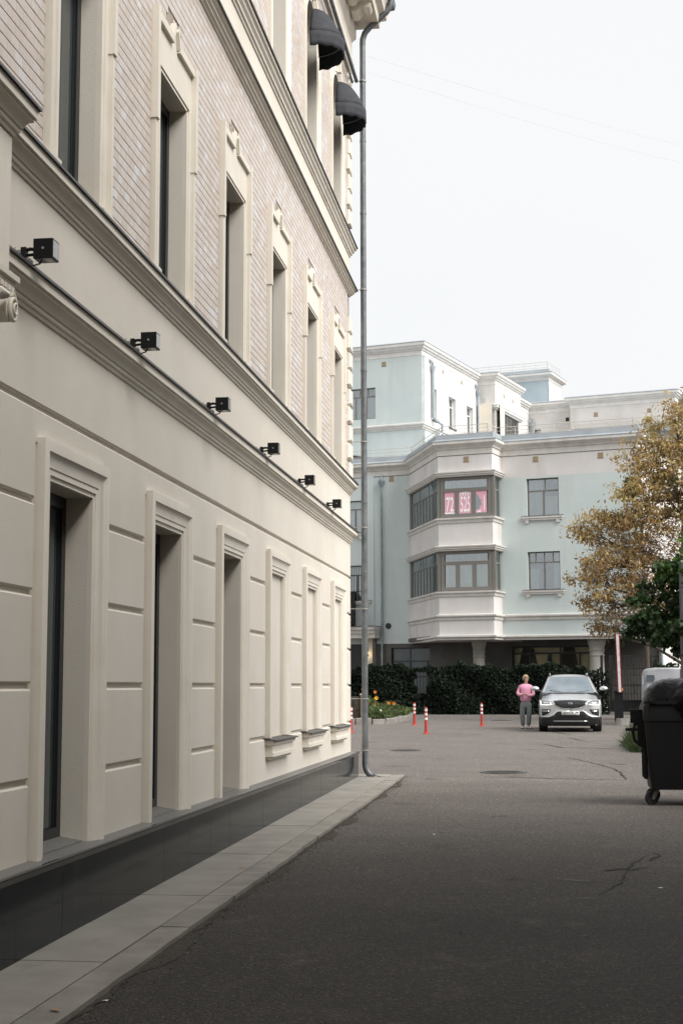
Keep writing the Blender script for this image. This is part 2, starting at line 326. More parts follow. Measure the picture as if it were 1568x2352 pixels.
# asphalt: two pours of different age, near-end shade put into the colour; coarse aggregate
def asphalt():
    mt = bpy.data.materials.new('asphalt'); mt.use_nodes = True; t = mt.node_tree; b = t.nodes['Principled BSDF']; N = t.nodes.new; L = t.links.new
    geo = N('ShaderNodeNewGeometry'); sp = N('ShaderNodeSeparateXYZ'); L(geo.outputs['Position'], sp.inputs[0])
    def noise(s, d=6, ms=None, rough=.5):
        n = N('ShaderNodeTexNoise'); n.inputs['Scale'].default_value = s; n.inputs['Detail'].default_value = d; n.inputs['Roughness'].default_value = rough
        if ms:
            m2 = N('ShaderNodeMapping'); m2.inputs['Scale'].default_value = ms; L(geo.outputs['Position'], m2.inputs[0]); L(m2.outputs[0], n.inputs['Vector'])
        else: L(geo.outputs['Position'], n.inputs['Vector'])
        return n.outputs['Fac']
    def math_(op, a, b_, clamp=False):
        x = N('ShaderNodeMath'); x.operation = op; x.use_clamp = clamp
        for i, q in ((0, a), (1, b_)):
            if isinstance(q, (int, float)): x.inputs[i].default_value = q
            else: L(q, x.inputs[i])
        return x.outputs[0]
    def mixc(f, a, b_, mode='MIX'):
        x = N('ShaderNodeMix'); x.data_type = 'RGBA'; x.blend_type = mode
        if isinstance(f, (int, float)): x.inputs['Factor'].default_value = f
        else: L(f, x.inputs['Factor'])
        for i, q in ((6, a), (7, b_)):
            if isinstance(q, tuple): x.inputs[i].default_value = q
            else: L(q, x.inputs[i])
        return x.outputs[2]
    # long fade from newer near pour to older far pour, lane shade painted in, slightly skewed and wavy
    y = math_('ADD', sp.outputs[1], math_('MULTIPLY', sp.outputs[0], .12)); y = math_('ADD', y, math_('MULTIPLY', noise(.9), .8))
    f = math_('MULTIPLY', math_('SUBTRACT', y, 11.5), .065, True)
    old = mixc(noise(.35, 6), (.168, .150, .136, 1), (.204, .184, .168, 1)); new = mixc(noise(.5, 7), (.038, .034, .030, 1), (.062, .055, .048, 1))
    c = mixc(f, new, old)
    pa = N('ShaderNodeValToRGB'); pa.color_ramp.elements[0].position = .35; pa.color_ramp.elements[0].color = (.86, .86, .86, 1); pa.color_ramp.elements[1].position = .62; pa.color_ramp.elements[1].color = (1, 1, 1, 1)
    L(noise(.7, 7, (.9, 1.1, 1), .65), pa.inputs[0]); c = mixc(1., c, pa.outputs[0], 'MULTIPLY')
    vo = N('ShaderNodeTexVoronoi'); vo.inputs['Scale'].default_value = 95; L(geo.outputs['Position'], vo.inputs['Vector'])
    sv = N('ShaderNodeSeparateColor'); L(vo.outputs['Color'], sv.inputs[0])
    r = N('ShaderNodeValToRGB'); e = r.color_ramp.elements; e[0].position = 0; e[0].color = (.62, .62, .62, 1); e[1].position = 1; e[1].color = (3.6, 3.5, 3.35, 1)
    k = e.new(.7); k.color = (1.0, 1.0, 1.0, 1); k = e.new(.93); k.color = (1.25, 1.22, 1.2, 1)
    L(sv.outputs[0], r.inputs[0]); c = mixc(1., c, r.outputs[0], 'MULTIPLY')
    q1 = N('ShaderNodeValToRGB'); q1.color_ramp.elements[0].position = .36; q1.color_ramp.elements[0].color = (.58, .58, .58, 1); q1.color_ramp.elements[1].position = .64; q1.color_ramp.elements[1].color = (1.22, 1.2, 1.18, 1)
    L(noise(34, 5, None, .7), q1.inputs[0]); c = mixc(1., c, q1.outputs[0], 'MULTIPLY')
    q2 = N('ShaderNodeValToRGB'); q2.color_ramp.elements[0].position = .60; q2.color_ramp.elements[0].color = (1, 1, 1, 1); q2.color_ramp.elements[1].position = .72; q2.color_ramp.elements[1].color = (.55, .54, .53, 1)
    L(noise(1.15, 8, None, .62), q2.inputs[0]); c = mixc(.8, c, q2.outputs[0], 'MULTIPLY')
    q3 = N('ShaderNodeValToRGB'); q3.color_ramp.elements[0].position = .58; q3.color_ramp.elements[0].color = (0, 0, 0, 1); q3.color_ramp.elements[1].position = .8; q3.color_ramp.elements[1].color = (.5, .5, .5, 1)
    L(noise(2.3, 6, (1, .6, 1), .6), q3.inputs[0]); c = mixc(q3.outputs[0], c, (.13, .115, .10, 1))
    L(c, b.inputs['Base Color']); b.inputs['Roughness'].default_value = .82; b.inputs['Specular IOR Level'].default_value = .35
    vb = N('ShaderNodeTexVoronoi'); vb.inputs['Scale'].default_value = 70; L(geo.outputs['Position'], vb.inputs['Vector'])
    h = math_('ADD', vb.outputs['Distance'], math_('MULTIPLY', noise(22, 6, None, .65), 1.4))
    bp = N('ShaderNodeBump'); bp.inputs['Strength'].default_value = .9; bp.inputs['Distance'].default_value = .012; L(h, bp.inputs['Height']); L(bp.outputs[0], b.inputs['Normal'])
    mt.diffuse_color = (.08, .08, .075, 1)
    return mt
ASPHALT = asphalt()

KY = [-60, 7.5, 26, 47, 70, 400]; KZ = [-.45, 0, .124, .32, .39, .5]
def zg(y): return float(np.interp(y, KY, KZ))
# ================================================================== the setting
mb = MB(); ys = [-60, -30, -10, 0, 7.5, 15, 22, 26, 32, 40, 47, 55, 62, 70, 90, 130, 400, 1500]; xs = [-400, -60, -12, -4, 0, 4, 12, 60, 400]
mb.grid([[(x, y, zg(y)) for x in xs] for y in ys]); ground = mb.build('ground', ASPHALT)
tag(ground, 'worn grey asphalt of the lane and yard, newer near the cream building and darkened there with painted shade', kind='structure')
def crack(pts, wd, mat=CRACK, name='crack', dz=.004):
    m_ = MB(); rows = []
    P = []
    for i in range(len(pts)-1):
        a, b = pts[i], pts[i+1]; n = max(2, int(math.hypot(b[0]-a[0], b[1]-a[1])/.12))
        for k in range(n): P.append((a[0]+(b[0]-a[0])*k/n+random.uniform(-.02, .02), a[1]+(b[1]-a[1])*k/n+random.uniform(-.035, .035)))
    P.append(pts[-1])
    for i, p in enumerate(P):
        q = P[min(i+1, len(P)-1)]; o = P[max(i-1, 0)]; d = (q[0]-o[0], q[1]-o[1]); l = math.hypot(*d) or 1
        h = wd*.5*random.uniform(.35, 1.2)*(1-.8*abs(2*i/(len(P)-1)-1)**4)
        rows.append([(p[0]-d[1]/l*h, p[1]+d[0]/l*h, zg(p[1])+dz), (p[0]+d[1]/l*h, p[1]-d[0]/l*h, zg(p[1])+dz)])
    m_.grid(rows); return m_.build(name, mat, ground)
crack([(-1.3, 27.15), (-.6, 27.0), (.2, 26.75), (1.3, 26.5)], .075); crack([(-2.3, 27.3), (-1.3, 27.15)], .04)
crack([(1.35, 26.6), (1.33, 28.2), (1.28, 29.6)], .06); crack([(.45, 33.2), (1.0, 31.0), (1.33, 29.0)], .05)
crack([(-.1, 39.3), (.35, 37.5), (1.7, 37.1)], .12); crack([(.6, 43.0), (1.1, 40.5)], .08); crack([(.15, 47.2), (.7, 45.0)], .09)
crack([(-4, 46.5), (-3.0, 45.2), (-1.4, 44.4), (.4, 44.0)], .03); crack([(-3.4, 62), (-2.4, 60), (-1.2, 60.3)], .10)
crack([(.42, 12.8), (.62, 13.6), (.8, 15.0), (1.0, 15.6)], .03); crack([(.55, 13.7), (.85, 13.8)], .035); crack([(.50, 14.35), (.62, 14.5), (.75, 14.45), (.92, 14.6)], .09); crack([(.95, 15.1), (1.1, 15.5), (1.05, 15.9)], .06)
crack([(.1, 13.7), (.35, 13.66)], .05, CONC, 'scrape'); crack([(.2, 12.6), (.4, 12.58)], .03, CONC, 'scrape')
crack([(1.2, 31.2), (1.6, 30.8)], .12)
def manhole(x, y, r, label, group='round iron covers set in the asphalt'):
    t = empty('manhole_cover', (x, y, zg(y)), label, 'manhole cover', group)
    m_ = MB(); m_.lathe((x, y, zg(y)), [(r+.07, .0), (r+.07, .008), (r+.05, .014), (r, .014), (r, .004)], 28); m_.build('frame', IRON, t)
    m_ = MB(); m_.lathe((x, y, zg(y)), [(r-.012, -.01), (r-.012, .009)], 28)
    for k in range(-3, 4):
        wq = math.sqrt(max(0, (r*.85)**2-(k*r*.25)**2)); m_.box(x-wq, x+wq, y+k*r*.25-.012, y+k*r*.25+.012, zg(y)+.008, zg(y)+.014)
    m_.build('cover', IRON, t); return t
manhole(-.8, 28.3, .36, 'round iron manhole cover in the seam of the asphalt, the largest and nearest one')
manhole(-3.3, 35.9, .3, 'flat dark manhole cover in the open asphalt between the drainpipe foot and the bollards')
manhole(-1.75, 60.4, .33, 'dark manhole cover far back behind the person in the pink sweater')

# pavement strip along the cream building
X0, X1, X2 = -3.28, -2.735, -2.512; SY = 27.15
pav = empty('pavement', (-3, 10, zg(10))); tag(pav, 'narrow pavement of pale stone slabs along the granite base of the cream building', kind='structure')
def gs(dz): return lambda p: zg(p[1])+dz
y = -12.; i = 0
while y < 26.6:
    y2 = min(y+1.42, 26.62); mm = MB(); g = .004
    t_ = random.uniform(-.002, .002)
    mm.slab([(X0-.05, y+g), (X1-.007, y+g+random.uniform(-.02, .02)), (X1-.007, y2-g), (X0-.05, y2-g)], gs(-.05), gs(.036+t_)); mm.build('paving_slab', PAVE, pav)
    y = y2
mm = MB(); mm.slab([(-9, 26.63), (X1-.004, 26.63), (X1-.004, SY-.16), (-9, SY-.16)], gs(-.05), gs(.037)); mm.build('paving_slab', PAVE, pav)
kerb = empty('kerb', (-2.6, 10, zg(10))); tag(kerb, 'line of worn pale kerb stones between the pavement and the asphalt', kind='structure')
edges = [-12.]
while edges[-1] < 24.4: edges.append(edges[-1]+1.51)
edges = [e for e in edges if e < 25.3]+[25.62, 26.05, 26.62, SY]
for a, b in zip(edges, edges[1:]):
    mm = MB(); e_ = random.uniform(-.008, .008); n_ = 5
    rows_ = []
    pts = [(X1+.004, a+.004)]+[(X2+e_+random.uniform(-.009, .007), a+.004+(b-a-.008)*k/n_) for k in range(n_+1)]+[(X1+.004, b-.004)]
    mm.slab(pts, gs(-.06), gs(.034+random.uniform(-.003, .004))); mm.build('kerb_stone', KERB, kerb)
mm = MB(); mm.slab([(-9, SY-.152), (X1-.004, SY-.152), (X1-.004, SY), (-9, SY)], gs(-.06), gs(.036)); mm.build('kerb_stone', KERB, kerb)
random.seed(5)
crack([(X2+.012, 5.), (X2+.02, 12), (X2+.015, 20), (X2+.02, 27.1)], .07, SOIL, 'gutter_dirt', .005)
for yy in (9.2, 13.1, 16.4, 18.2, 22.1, 24.3): crack([(X2+.03, yy), (X2+.10, yy+.5), (X2+.04, yy+1.2)], .14, SOIL, 'gutter_dirt', .0045)
# loose grit, leaves and litter along the kerb
C_ = np.array([(X2+abs(random.gauss(0, .10)), random.uniform(5, 27), 0) for _ in range(2600)]+[(random.uniform(-2.4, 3), random.uniform(5, 26), 0) for _ in range(350)])
C_[:, 2] = [zg(v)+.005 for v in C_[:, 1]]
gr = leaf_mesh('grit', C_, .010, M('grit_stone', (.09, .08, .07), .9, tone=[(0, (.02, .018, .015)), (.6, (.07, .06, .05)), (1, (.26, .24, .2))]), None, (-2.4, 12, .03), asp=.8, seed=3, up=5); tag(gr, 'dark grit and crumbs gathered along the kerb foot', kind='stuff')
def scrap(x, y, sz, mat, label, cat, dz=.006, group=None):
    mm = MB(); z = zg(y)+dz; a = random.uniform(0, 3); 
    r1 = [(x+math.cos(a+k*1.05)*sz*(1 if k % 3 == 0 else .42), y+math.sin(a+k*1.05)*sz*(1 if k % 3 == 0 else .42), z+random.uniform(0, sz*.25)) for k in range(6)]
    mm.v = r1+[(x, y, z+sz*.3)]; mm.f = [(k, (k+1) % 6, 6) for k in range(6)]; mm.m = [0]*6; mm.t = [.5]*6
    return tag(mm.build(cat.replace(' ', '_'), mat, None, loc=(x, y, z)), label, cat, group)
scrap(-2.60, 7.93, .05, LEAFY, 'tan fallen leaf lying on the kerb stone at the bottom edge', 'fallen leaf', .04)
scrap(-2.45, 8.35, .022, PAPER, 'small white paper scrap at the kerb foot near the camera', 'litter')
scrap(-2.80, 13.9, .05, LEAFY, 'reddish fallen leaf on the paving slabs halfway along the pavement', 'fallen leaf', .042)
scrap(-1.28, 17.3, .03, PAPER, 'white cigarette end on dark asphalt in the middle of the lane', 'litter')
scrap(.93, 13.2, .035, PAPER, 'crumpled white paper bit on dark asphalt near the long crack', 'litter')
scrap(1.82, 13.9, .06, LEAFY, 'flat tan cardboard scrap on the asphalt at the right', 'litter')
scrap(-2.62, 16.1, .022, PAPER, 'white crumb at the outer edge of the kerb stones', 'litter', .03)

# ================================================================== cream building
CB = empty('cream_building', (-4, 26.4, .12), 'cream plastered building with tiled upper floor and dark granite base, running along the left', 'building')
FC = Fr((-3.4, 0), (0, 1), (1, 0))
YW = {n: 9.745+2.84*(n-1) for n in range(-7, 7)}; YE = 26.44; Y0 = -16.
def P_(n): return YW[n]+.275, YW[n]+1.285
mm = MB(FC)
prev = Y0
for n in sorted(YW):
    if n < 0: continue
    o0, o1 = P_(n)
    mm.box(prev, o0, -.62, -.03, -.5, 12.95); prev = o1
    if n >= 4: mm.box(o0, o1, -.62, -.03, -.5, 1.12); mm.box(o0, o1, -.62, -.052, 1.12, 3.175)
    else: mm.box(o0, o1, -.62, -.03, -.5, .60)
    mm.box(o0, o1, -.62, -.03, 3.175, 5.44); mm.box(o0, o1, -.62, -.03, 7.35, 9.84)
    # round head of the third-floor opening
    cx_, R_ = (o0+o1)/2, (o1-o0)/2; arc = [(cx_-R_*math.cos(t), 11.72+R_*math.sin(t)) for t in [math.pi*k/14 for k in range(15)]]
    mm.prism([(o0, 12.4)]+arc[:8], -.62, -.03); mm.prism(arc[7:]+[(o1, 12.4), (cx_, 12.4), (cx_, arc[7][1])], -.62, -.03); mm.box(o0, o1, -.62, -.03, 12.4, 12.95)
    mm.prism([(o0, 12.4), arc[7], (cx_, 12.4)], -.62, -.03)
mm.box(prev, YE, -.62, -.03, -.5, 12.95)
mm.box(-15.9, YE-.02, -9.6, -.9, -.5, 14.3)                 # the rest of the block behind this wall
mm.box(YE-.6, YE, -9.6, -.625, -.5, 12.95)
mm.build('wall', CREAM, CB)
# plain plaster bands
mm = MB(FC)
mm.cbox(Y0, YE, -.03, 0, 3.667, 4.25, .014, 'b'); mm.cbox(Y0, YE, -.03, 0, 3.402, 3.632, .014, 't'); mm.box(Y0, YE, -.03, 0, 4.5, 5.125)
mm.box(Y0, YE, -.03, 0, 8.93, 9.55)
mm.cbox(YW[3]+1.56, YE, -.03, 0, .595, 1.098, .014, 't')
mm.build('plaster_band', CREAM, CB)
# rusticated blocks between the ground-floor windows
rows_ = [(.595, 1.098), (1.133, 1.732), (1.768, 2.358), (2.393, 2.98), (3.015, 3.402)]
for n in range(-1, 7):
    a = YW[n]+1.545+.012; b = YW[n+1]-.012 if n < 6 else YE
    for i, (z0, z1) in enumerate(rows_):
        if i == 0 and n >= 3: continue
        mm = MB(FC); mm.cbox(a, b, -.03, 0, z0, z1, .014, ('lrt' if i == 0 else 'lrtb' if i < 4 else 'lrb')); mm.build('stone_block', CREAM, CB)
# trims: profile (d from opening edge outward, p)
def trim(n, name, a, b, z0, ztop, prof, parent, arch=None, mat=TRIM):
    if arch is None: pts = [(a, z0), (a, ztop), (b, ztop), (b, z0)]
    else:
        c_, r_ = (a+b)/2, (b-a)/2; pts = [(a, z0)]+[(c_-r_*math.cos(math.pi*k/16), ztop+r_*math.sin(math.pi*k/16)) for k in range(17)]+[(b, z0)]
    q = norms_of(pts, 1); mm = MB(FC)
    mm.sweep(pts, q, prof, lambda s_, z_, h: FC(s_, h, z_)); return mm.build(name, mat, parent, smooth=30)
GP = [(0, -.0295), (0, .004), (.034, .004), (.036, .018), (.078, .018), (.082, .026), (.10, .028), (.135, .034), (.165, .046), (.18, .058), (.182, .062), (.225, .062), (.245, .06), (.262, .058), (.262, -.0295)]
UP = [(0, -.06), (0, .012), (.05, .012), (.052, .022), (.085, .022), (.087, -.0), (.20, .0), (.205, .035), (.275, .035), (.275, -.02)]
# (the trim of the upper windows is built from straight pieces below)
def window(n, ground):
    o0, o1 = P_(n); c_ = (o0+o1)/2
    t = MB(FC)
    if ground:
        zb, zt = .60, 3.175; d = -.205
    else: zb, zt = 5.44, 7.35; d = -.16
    for s0, s1 in ((o0, o0+.09), (o1-.09, o1), (c_-.05, c_+.05)): t.box(s0, s1, d-.07, d, zb+.11, zt-.09)
    t.box(o0, o1, d-.07, d, zt-.09, zt); t.box(o0, o1, d-.07, d, zb, zb+.11)
    t.box(o1-.125, o1-.09, d-.06, d-.02, zb+.11, zt-.09); t.box(o0+.09, o0+.125, d-.06, d-.02, zb+.11, zt-.09)
    f = t.build('window', FRAME, CB)
    for s0, s1 in ((o0+.125, c_-.05), (c_+.05, o1-.125)):
        g = MB(FC); g.box(s0, s1, d-.045, d-.03, zb+.11, zt-.09); g.build('pane', DARKGLASS, f)
    return f
for n in range(0, 7):
    o0, o1 = P_(n)
    if n < 4:
        f = window(n, True)
        trim(n, 'trim', o0, o1, .594, 3.175, GP, f)
        g = MB(FC); g.quad(FC(o0, -.3, .655), FC(o1, -.3, .655), FC(o1, -.031, .606), FC(o0, -.031, .606)); g.box(o0, o1, -.3, -.032, .58, .602); g.build('sill', GRANLIGHT, f)
    else:
        f = MB(FC); f.box(o0+.004, o1-.004, -.05, -.047, 1.13, 3.17); f = f.build('blind_window', CREAM, CB)
        trim(n, 'trim', o0, o1, 1.112, 3.175, GP, f)
        g = MB(FC); a, b = YW[n]-.05, YW[n]+1.6
        g.slab([(a+.06, -.03), (b-.06, -.03), (b-.06, .085), (a+.06, .085)], .885, 1.085); g.slab([(a+.09, -.03), (b-.09, -.03), (b-.09, .06), (a+.09, .06)], .85, .884)
        g.slab([(a+.03, -.03), (b-.03, -.03), (b-.03, .11), (a+.03, .11)], 1.03, 1.084); g.slab([(a+.07, -.03), (b-.07, -.03), (b-.07, .1), (a+.07, .1)], .885, .93)
        g.build('sill_moulding', TRIM, f)
        g = MB(FC); q_ = [(a, -.052, 1.112), (b, -.052, 1.112), (b, .15, 1.088), (a, .15, 1.088)]
        g.add([FC(*p) for p in q_]+[FC(p[0], p[1], p[2]-.012) for p in q_], [(0, 1, 2, 3), (7, 6, 5, 4), (0, 4, 5, 1), (1, 5, 6, 2), (2, 6, 7, 3), (3, 7, 4, 0)]); g.build('sill', TIN, f)
    # second-floor window
    f = window(n, False)
    g = MB(FC); cc = (o0+o1)/2
    for sg in (-1, 1):
        e = cc+sg*.505
        def bx(d0, d1, p0, p1, z0, z1): g.box(min(e+sg*d0, e+sg*d1), max(e+sg*d0, e+sg*d1), p0, p1, z0, z1)
        bx(0, .055, -.03, .014, 5.39, 7.352); bx(.055, .085, -.03, .024, 5.39, 7.385); bx(.085, .24, -.03, .006, 5.39, 7.78)
        bx(.205, .262, -.031, .045, 5.39, 6.80); bx(.195, .275, -.031, .062, 6.80, 7.862)
        bx(.02, .275, -.03, .05, 5.345, 5.47); bx(.05, .30, -.03, .06, 5.345, 5.40)
    g.box(cc-.505, cc+.505, -.03, .014, 7.35, 7.37); g.box(cc-.59, cc+.59, -.03, .024, 7.386, 7.40)
    g.box(cc-.59, cc+.59, -.03, .006, 7.40, 7.78)
    g.prism([(cc-.12, 7.78), (cc+.12, 7.78), (cc+.05, 7.95), (cc-.05, 7.95)], -.03, .004)
    # broken raised top bar with the peak in the middle
    def bar(poly): g.prism(poly, -.03, .042)
    for sg in (-1, 1):
        bar([(cc+sg*.699, 7.78), (cc+sg*.11, 7.78), (cc+sg*.13, 7.862), (cc+sg*.699, 7.862)][::sg])
        bar([(cc+sg*.105, 7.80), (cc+sg*.05, 7.96), (cc+sg*.065, 8.0), (cc+sg*.13, 7.862)][::sg])
    g.build('trim', TRIM, f)
    g = MB(FC); b0 = [FC(cc-.075, -.02, 8.04), FC(cc+.075, -.02, 8.04), FC(cc, -.02, 7.86)]; b1 = [FC(cc-.075, .012, 8.04), FC(cc+.075, .012, 8.04), FC(cc, .012, 7.86)]
    g.add(b0+b1+[FC(cc, .035, 8.0)], [(0, 1, 4, 3), (1, 2, 5, 4), (2, 0, 3, 5), (3, 4, 6), (4, 5, 6), (5, 3, 6)]); g.build('keystone', TRIM, f)
    # third-floor arched window
    f = MB(FC); f.box(o0, o1, -.30, -.26, 9.84, 12.3); f = f.build('arched_window', FRAME, CB)
    g = MB(FC); g.box(o0+.08, cc-.03, -.262, -.255, 9.95, 12.1); g.box(cc+.03, o1-.08, -.262, -.255, 9.95, 12.1); g.build('pane', DARKGLASS, f)
    trim(n, 'trim', o0, o1, 9.72, 11.72, [(0, -.0295), (0, .012), (.05, .012), (.055, .025), (.10, .025), (.11, .012), (.17, .012), (.20, .04), (.262, .045), (.262, -.02)], f, arch=True)
    g = MB(FC); g.prism([(cc-.04, 12.28), (cc+.04, 12.28), (cc+.06, 12.86), (cc-.06, 12.86)], -.03, .085); g.build('keystone', TRIM, f)
# cornices (swept round the far corner)
pth = [(Y0, 0), (YE, 0), (YE, -3.)]; pq = norms_of(pth, 1)
def cornice(name, prof, mat=TRIM, path=None, parent=CB):
    p_ = path or pth; mm = MB(FC); mm.sweep(p_, norms_of(p_, 1), prof, lambda s_, b_, h: FC(s_, b_, h)); return mm.build(name, mat, parent, smooth=25)
def cprof(z0, z1, p, lowstep=True):
    h = z1-z0
    return [(-.03, z0), (.012, z0), (.018, z0+.05*h), (.018, z0+.12*h), (.034, z0+.14*h), (.04, z0+.20*h), (.034, z0+.26*h), (.05, z0+.29*h), (.058, z0+.40*h), (.075, z0+.50*h), (.10*p/.12, z0+.56*h), (.10*p/.12, z0+.64*h), (p, z0+.66*h), (p, z1), (-.03, z1)]
def tinprof(z1, p): return [(-.02, z1+.034), (-.02, z1+.001), (p+.014, z1+.001), (p+.014, z1-.012), (p+.02, z1-.012), (p+.02, z1+.007), (p*.5, z1+.022)]
cornice('cornice', cprof(4.25, 4.475, .12)); cornice('tin_flashing', tinprof(4.476, .12), TIN)
cornice('cornice', cprof(5.125, 5.336, .12)); cornice('tin_flashing', tinprof(5.337, .12), TIN)
cornice('cornice', [(-.03, 8.76), (.018, 8.76), (.022, 8.785), (.05, 8.79), (.05, 8.81), (.078, 8.825), (.078, 8.85), (.11, 8.865), (.12, 8.90), (-.03, 8.90)]); cornice('tin_flashing', tinprof(8.901, .12), TIN)
cornice('cornice', [(-.03, 9.50), (.018, 9.50), (.022, 9.53), (.045, 9.54), (.05, 9.57), (.08, 9.60), (.085, 9.63), (.115, 9.65), (.12, 9.70), (-.03, 9.70)]); cornice('tin_flashing', tinprof(9.701, .12), TIN)
# thin bead joints breaking the long cornices into lengths
# entablature, eaves, modillions and gutter
cornice('architrave', [(-.03, 12.90), (.03, 12.90), (.03, 12.98), (.05, 13.0), (.05, 13.10), (.08, 13.13), (.09, 13.2), (.05, 13.22), (.05, 13.60), (.09, 13.66), (.12, 13.70), (.12, 13.92), (-.03, 13.92)])
ep = [(Y0, 0), (26.2, 0), (26.2, -3.)]
cornice('eaves', [(-.03, 13.96), (.54, 13.96), (.56, 14.10), (.60, 14.12), (.66, 14.16), (.69, 14.30), (.72, 14.34), (.72, 14.40), (-.03, 14.55)], TRIM, ep)
cornice('gutter', [(.66, 14.41), (.74, 14.38), (.80, 14.42), (.82, 14.52), (.80, 14.52), (.74, 14.43), (.68, 14.45)], PIPE, ep)
MODP = [(.10, 13.959), (.50, 13.959), (.50, 13.90), (.47, 13.86), (.43, 13.85), (.39, 13.87), (.35, 13.87), (.31, 13.83), (.28, 13.78), (.24, 13.75), (.20, 13.75), (.16, 13.77), (.13, 13.80), (.10, 13.80)]
for k in range(0, 60):
    yy = 25.75-.62*k
    if yy < 4: break
    g = MB(FC); g.add([FC(yy+s_*.17, p_, z_) for s_ in (-1, 1) for p_, z_ in MODP], [tuple(range(14)), tuple(range(14, 28))[::-1]]+[(i_, (i_+1) % 14, 14+(i_+1) % 14, 14+i_) for i_ in range(14)]); g.build('modillion', TRIM, CB, smooth=30)
# tin pipe and cable run under the architrave
g = MB(); g.tube([(-3.27, 14, 12.86), (-3.27, 26.5, 12.86)], .035, 8); g.tube([(-3.33, 14, 12.80), (-3.33, 26.4, 12.80)], .02, 6)
g.build('conduit', PIPE, CB)
# corner quoins
z = 5.42
while z < 12.8:
    if not (8.35 < z < 9.72):
        g = MB(FC); g.cbox(YE-.42 if int(z*3.03) % 2 else YE-.30, YE, -.03, .052, z, z+.27, .02, 'lrtb'); g.build('quoin', TRIM, CB)
        g = MB(Fr((0, YE), (1, 0), (0, 1))); g.cbox(-3.95 if int(z*3.03) % 2 else -3.8, -3.35, -.03, .052, z, z+.27, .02, 'lrtb'); g.build('quoin', TRIM, CB)
    z += .33
for i, (z0, z1) in enumerate(rows_):
    g = MB(Fr((0, YE), (1, 0), (0, 1))); g.cbox(-6.4, -3.402, -.03, .03, z0, z1 if i < 4 else 3.632, .02, 'lrtb'); g.build('quoin', CREAM, CB)
g = MB(Fr((0, YE), (1, 0), (0, 1))); g.cbox(-6.4, -3.402, -.03, .02, 3.667, 4.25, .02, 'b'); g.build('quoin', CREAM, CB)
# granite plinth
g = MB(FC); g.box(Y0, YE+.10, -.02, .108, -.5, .50); g.box(Y0, YE+.10, -9.4, -.02, -.5, .50); g.build('plinth_core', GRANITE, CB)
y = 4.6
while y < YE+.1:
    y2 = min(y+.92, YE+.115); g = MB(FC); g.box(y+.0015, y2-.0015, .10, .12+random.uniform(-.0008, .0008), zg(y2)-.1, .505); g.build('granite_panel', GRANITE, CB); y = y2
g = MB(Fr((0, YE+.1), (1, 0), (0, 1))); g.box(-7, -3.281, -.01, .014, 0, .505); g.build('granite_panel', GRANITE, CB)
cornice('plinth_cap', [(-.03, .50), (.122, .50), (.122, .535), (.135, .56), (.142, .575), (.142, .594), (-.03, .6)], GRANITE, [(Y0, 0), (YE-.02, 0), (YE-.02, -3.)])
g = MB(FC); g.quad(FC(Y0, .1435, .5935), FC(YE, .1435, .5935), FC(YE, -.031, .6035), FC(Y0, -.031, .6035)); g.quad(FC(Y0, .1435, .5935), FC(YE, .1435, .5935), FC(YE, .1435, .582), FC(Y0, .1435, .582)); g.build('sill_slab', GRANLIGHT, CB)
# pilaster with scroll capital at the left edge
g = MB(FC); g.cbox(7.9, 8.60, -.03, .20, 4.20, 5.12, .006); g.cbox(7.96, 8.52, -.03, .17, .6, 4.05, .01); g.build('pilaster', TRIM, CB)
jp = [(6.5, .2), (8.60, .2), (8.60, -.02)]
cornice('cornice', cprof(5.122, 5.338, .12), TRIM, jp); cornice('tin_flashing', tinprof(5.339, .12), TIN, jp)
g = MB(FC)
for a_, p_, z0, z1 in ((8.52, .30, 4.165, 4.20), (8.50, .275, 4.12, 4.165)): g.box(7.8, a_, -.03, p_, z0, z1)
cap = g.build('capital', TRIM, CB)
for k in range(9):
    g = MB(FC); yy = 7.95+.06*k; g.box(yy, yy+.035, .25, .285, 4.095, 4.125); g.build('dentil', TRIM, cap)
g = MB(); sp_ = []
for k in range(60):
    t_ = k/59*4.6*math.pi; r_ = .088*(1-k/59*.86); sp_.append((-3.105+.0005*k, 8.40+r_*math.sin(t_)*.8, 3.985+r_*math.cos(t_)))
g.tube(sp_, [.0155-.00016*k for k in range(60)], 8); g.tube([(-3.25, 8.40, 3.985), (-3.112, 8.40, 3.985)], .082, 24); g.build('volute', TRIM, cap, smooth=50)
g = MB()
for k in range(7): g.tube([(-3.12, 8.26-.02*k, 4.02-.005*k), (-3.085, 8.27-.02*k, 4.035), (-3.09, 8.30-.02*k, 4.05)], [.02, .022, .012], 7)
g.build('acanthus', TRIM, cap, smooth=60)
# ---- facing tiles
g = MB(FC); prev = Y0
for n in range(0, 7):
    o0, o1 = P_(n); o0 -= .12; o1 += .12
    g.box(prev, o0, -.03, -.012, 5.34, 8.77); g.box(prev, o0, -.03, -.012, 9.71, 12.92); g.box(o0, o1, -.03, -.012, 7.6, 8.77); g.box(o0, o1, -.03, -.012, 12.38, 12.92); prev = o1
    cx_ = (o0+o1)/2; arc = [(cx_-.62*math.cos(t), 11.72+.62*math.sin(t)) for t in [math.pi*k/12 for k in range(13)]]
    for k in range(6): g.prism([arc[k], arc[k+1], (arc[k+1][0], 12.38), (arc[k][0], 12.38)], -.03, -.012); j = 12-k; g.prism([arc[j-1], arc[j], (arc[j][0], 12.38), (arc[j-1][0], 12.38)], -.03, -.012)
g.box(prev, YE, -.03, -.012, 5.34, 8.77); g.box(prev, YE, -.03, -.012, 9.71, 12.92); g.build('tile_bed', GROUT, CB)
TW, TH = .143, .0832
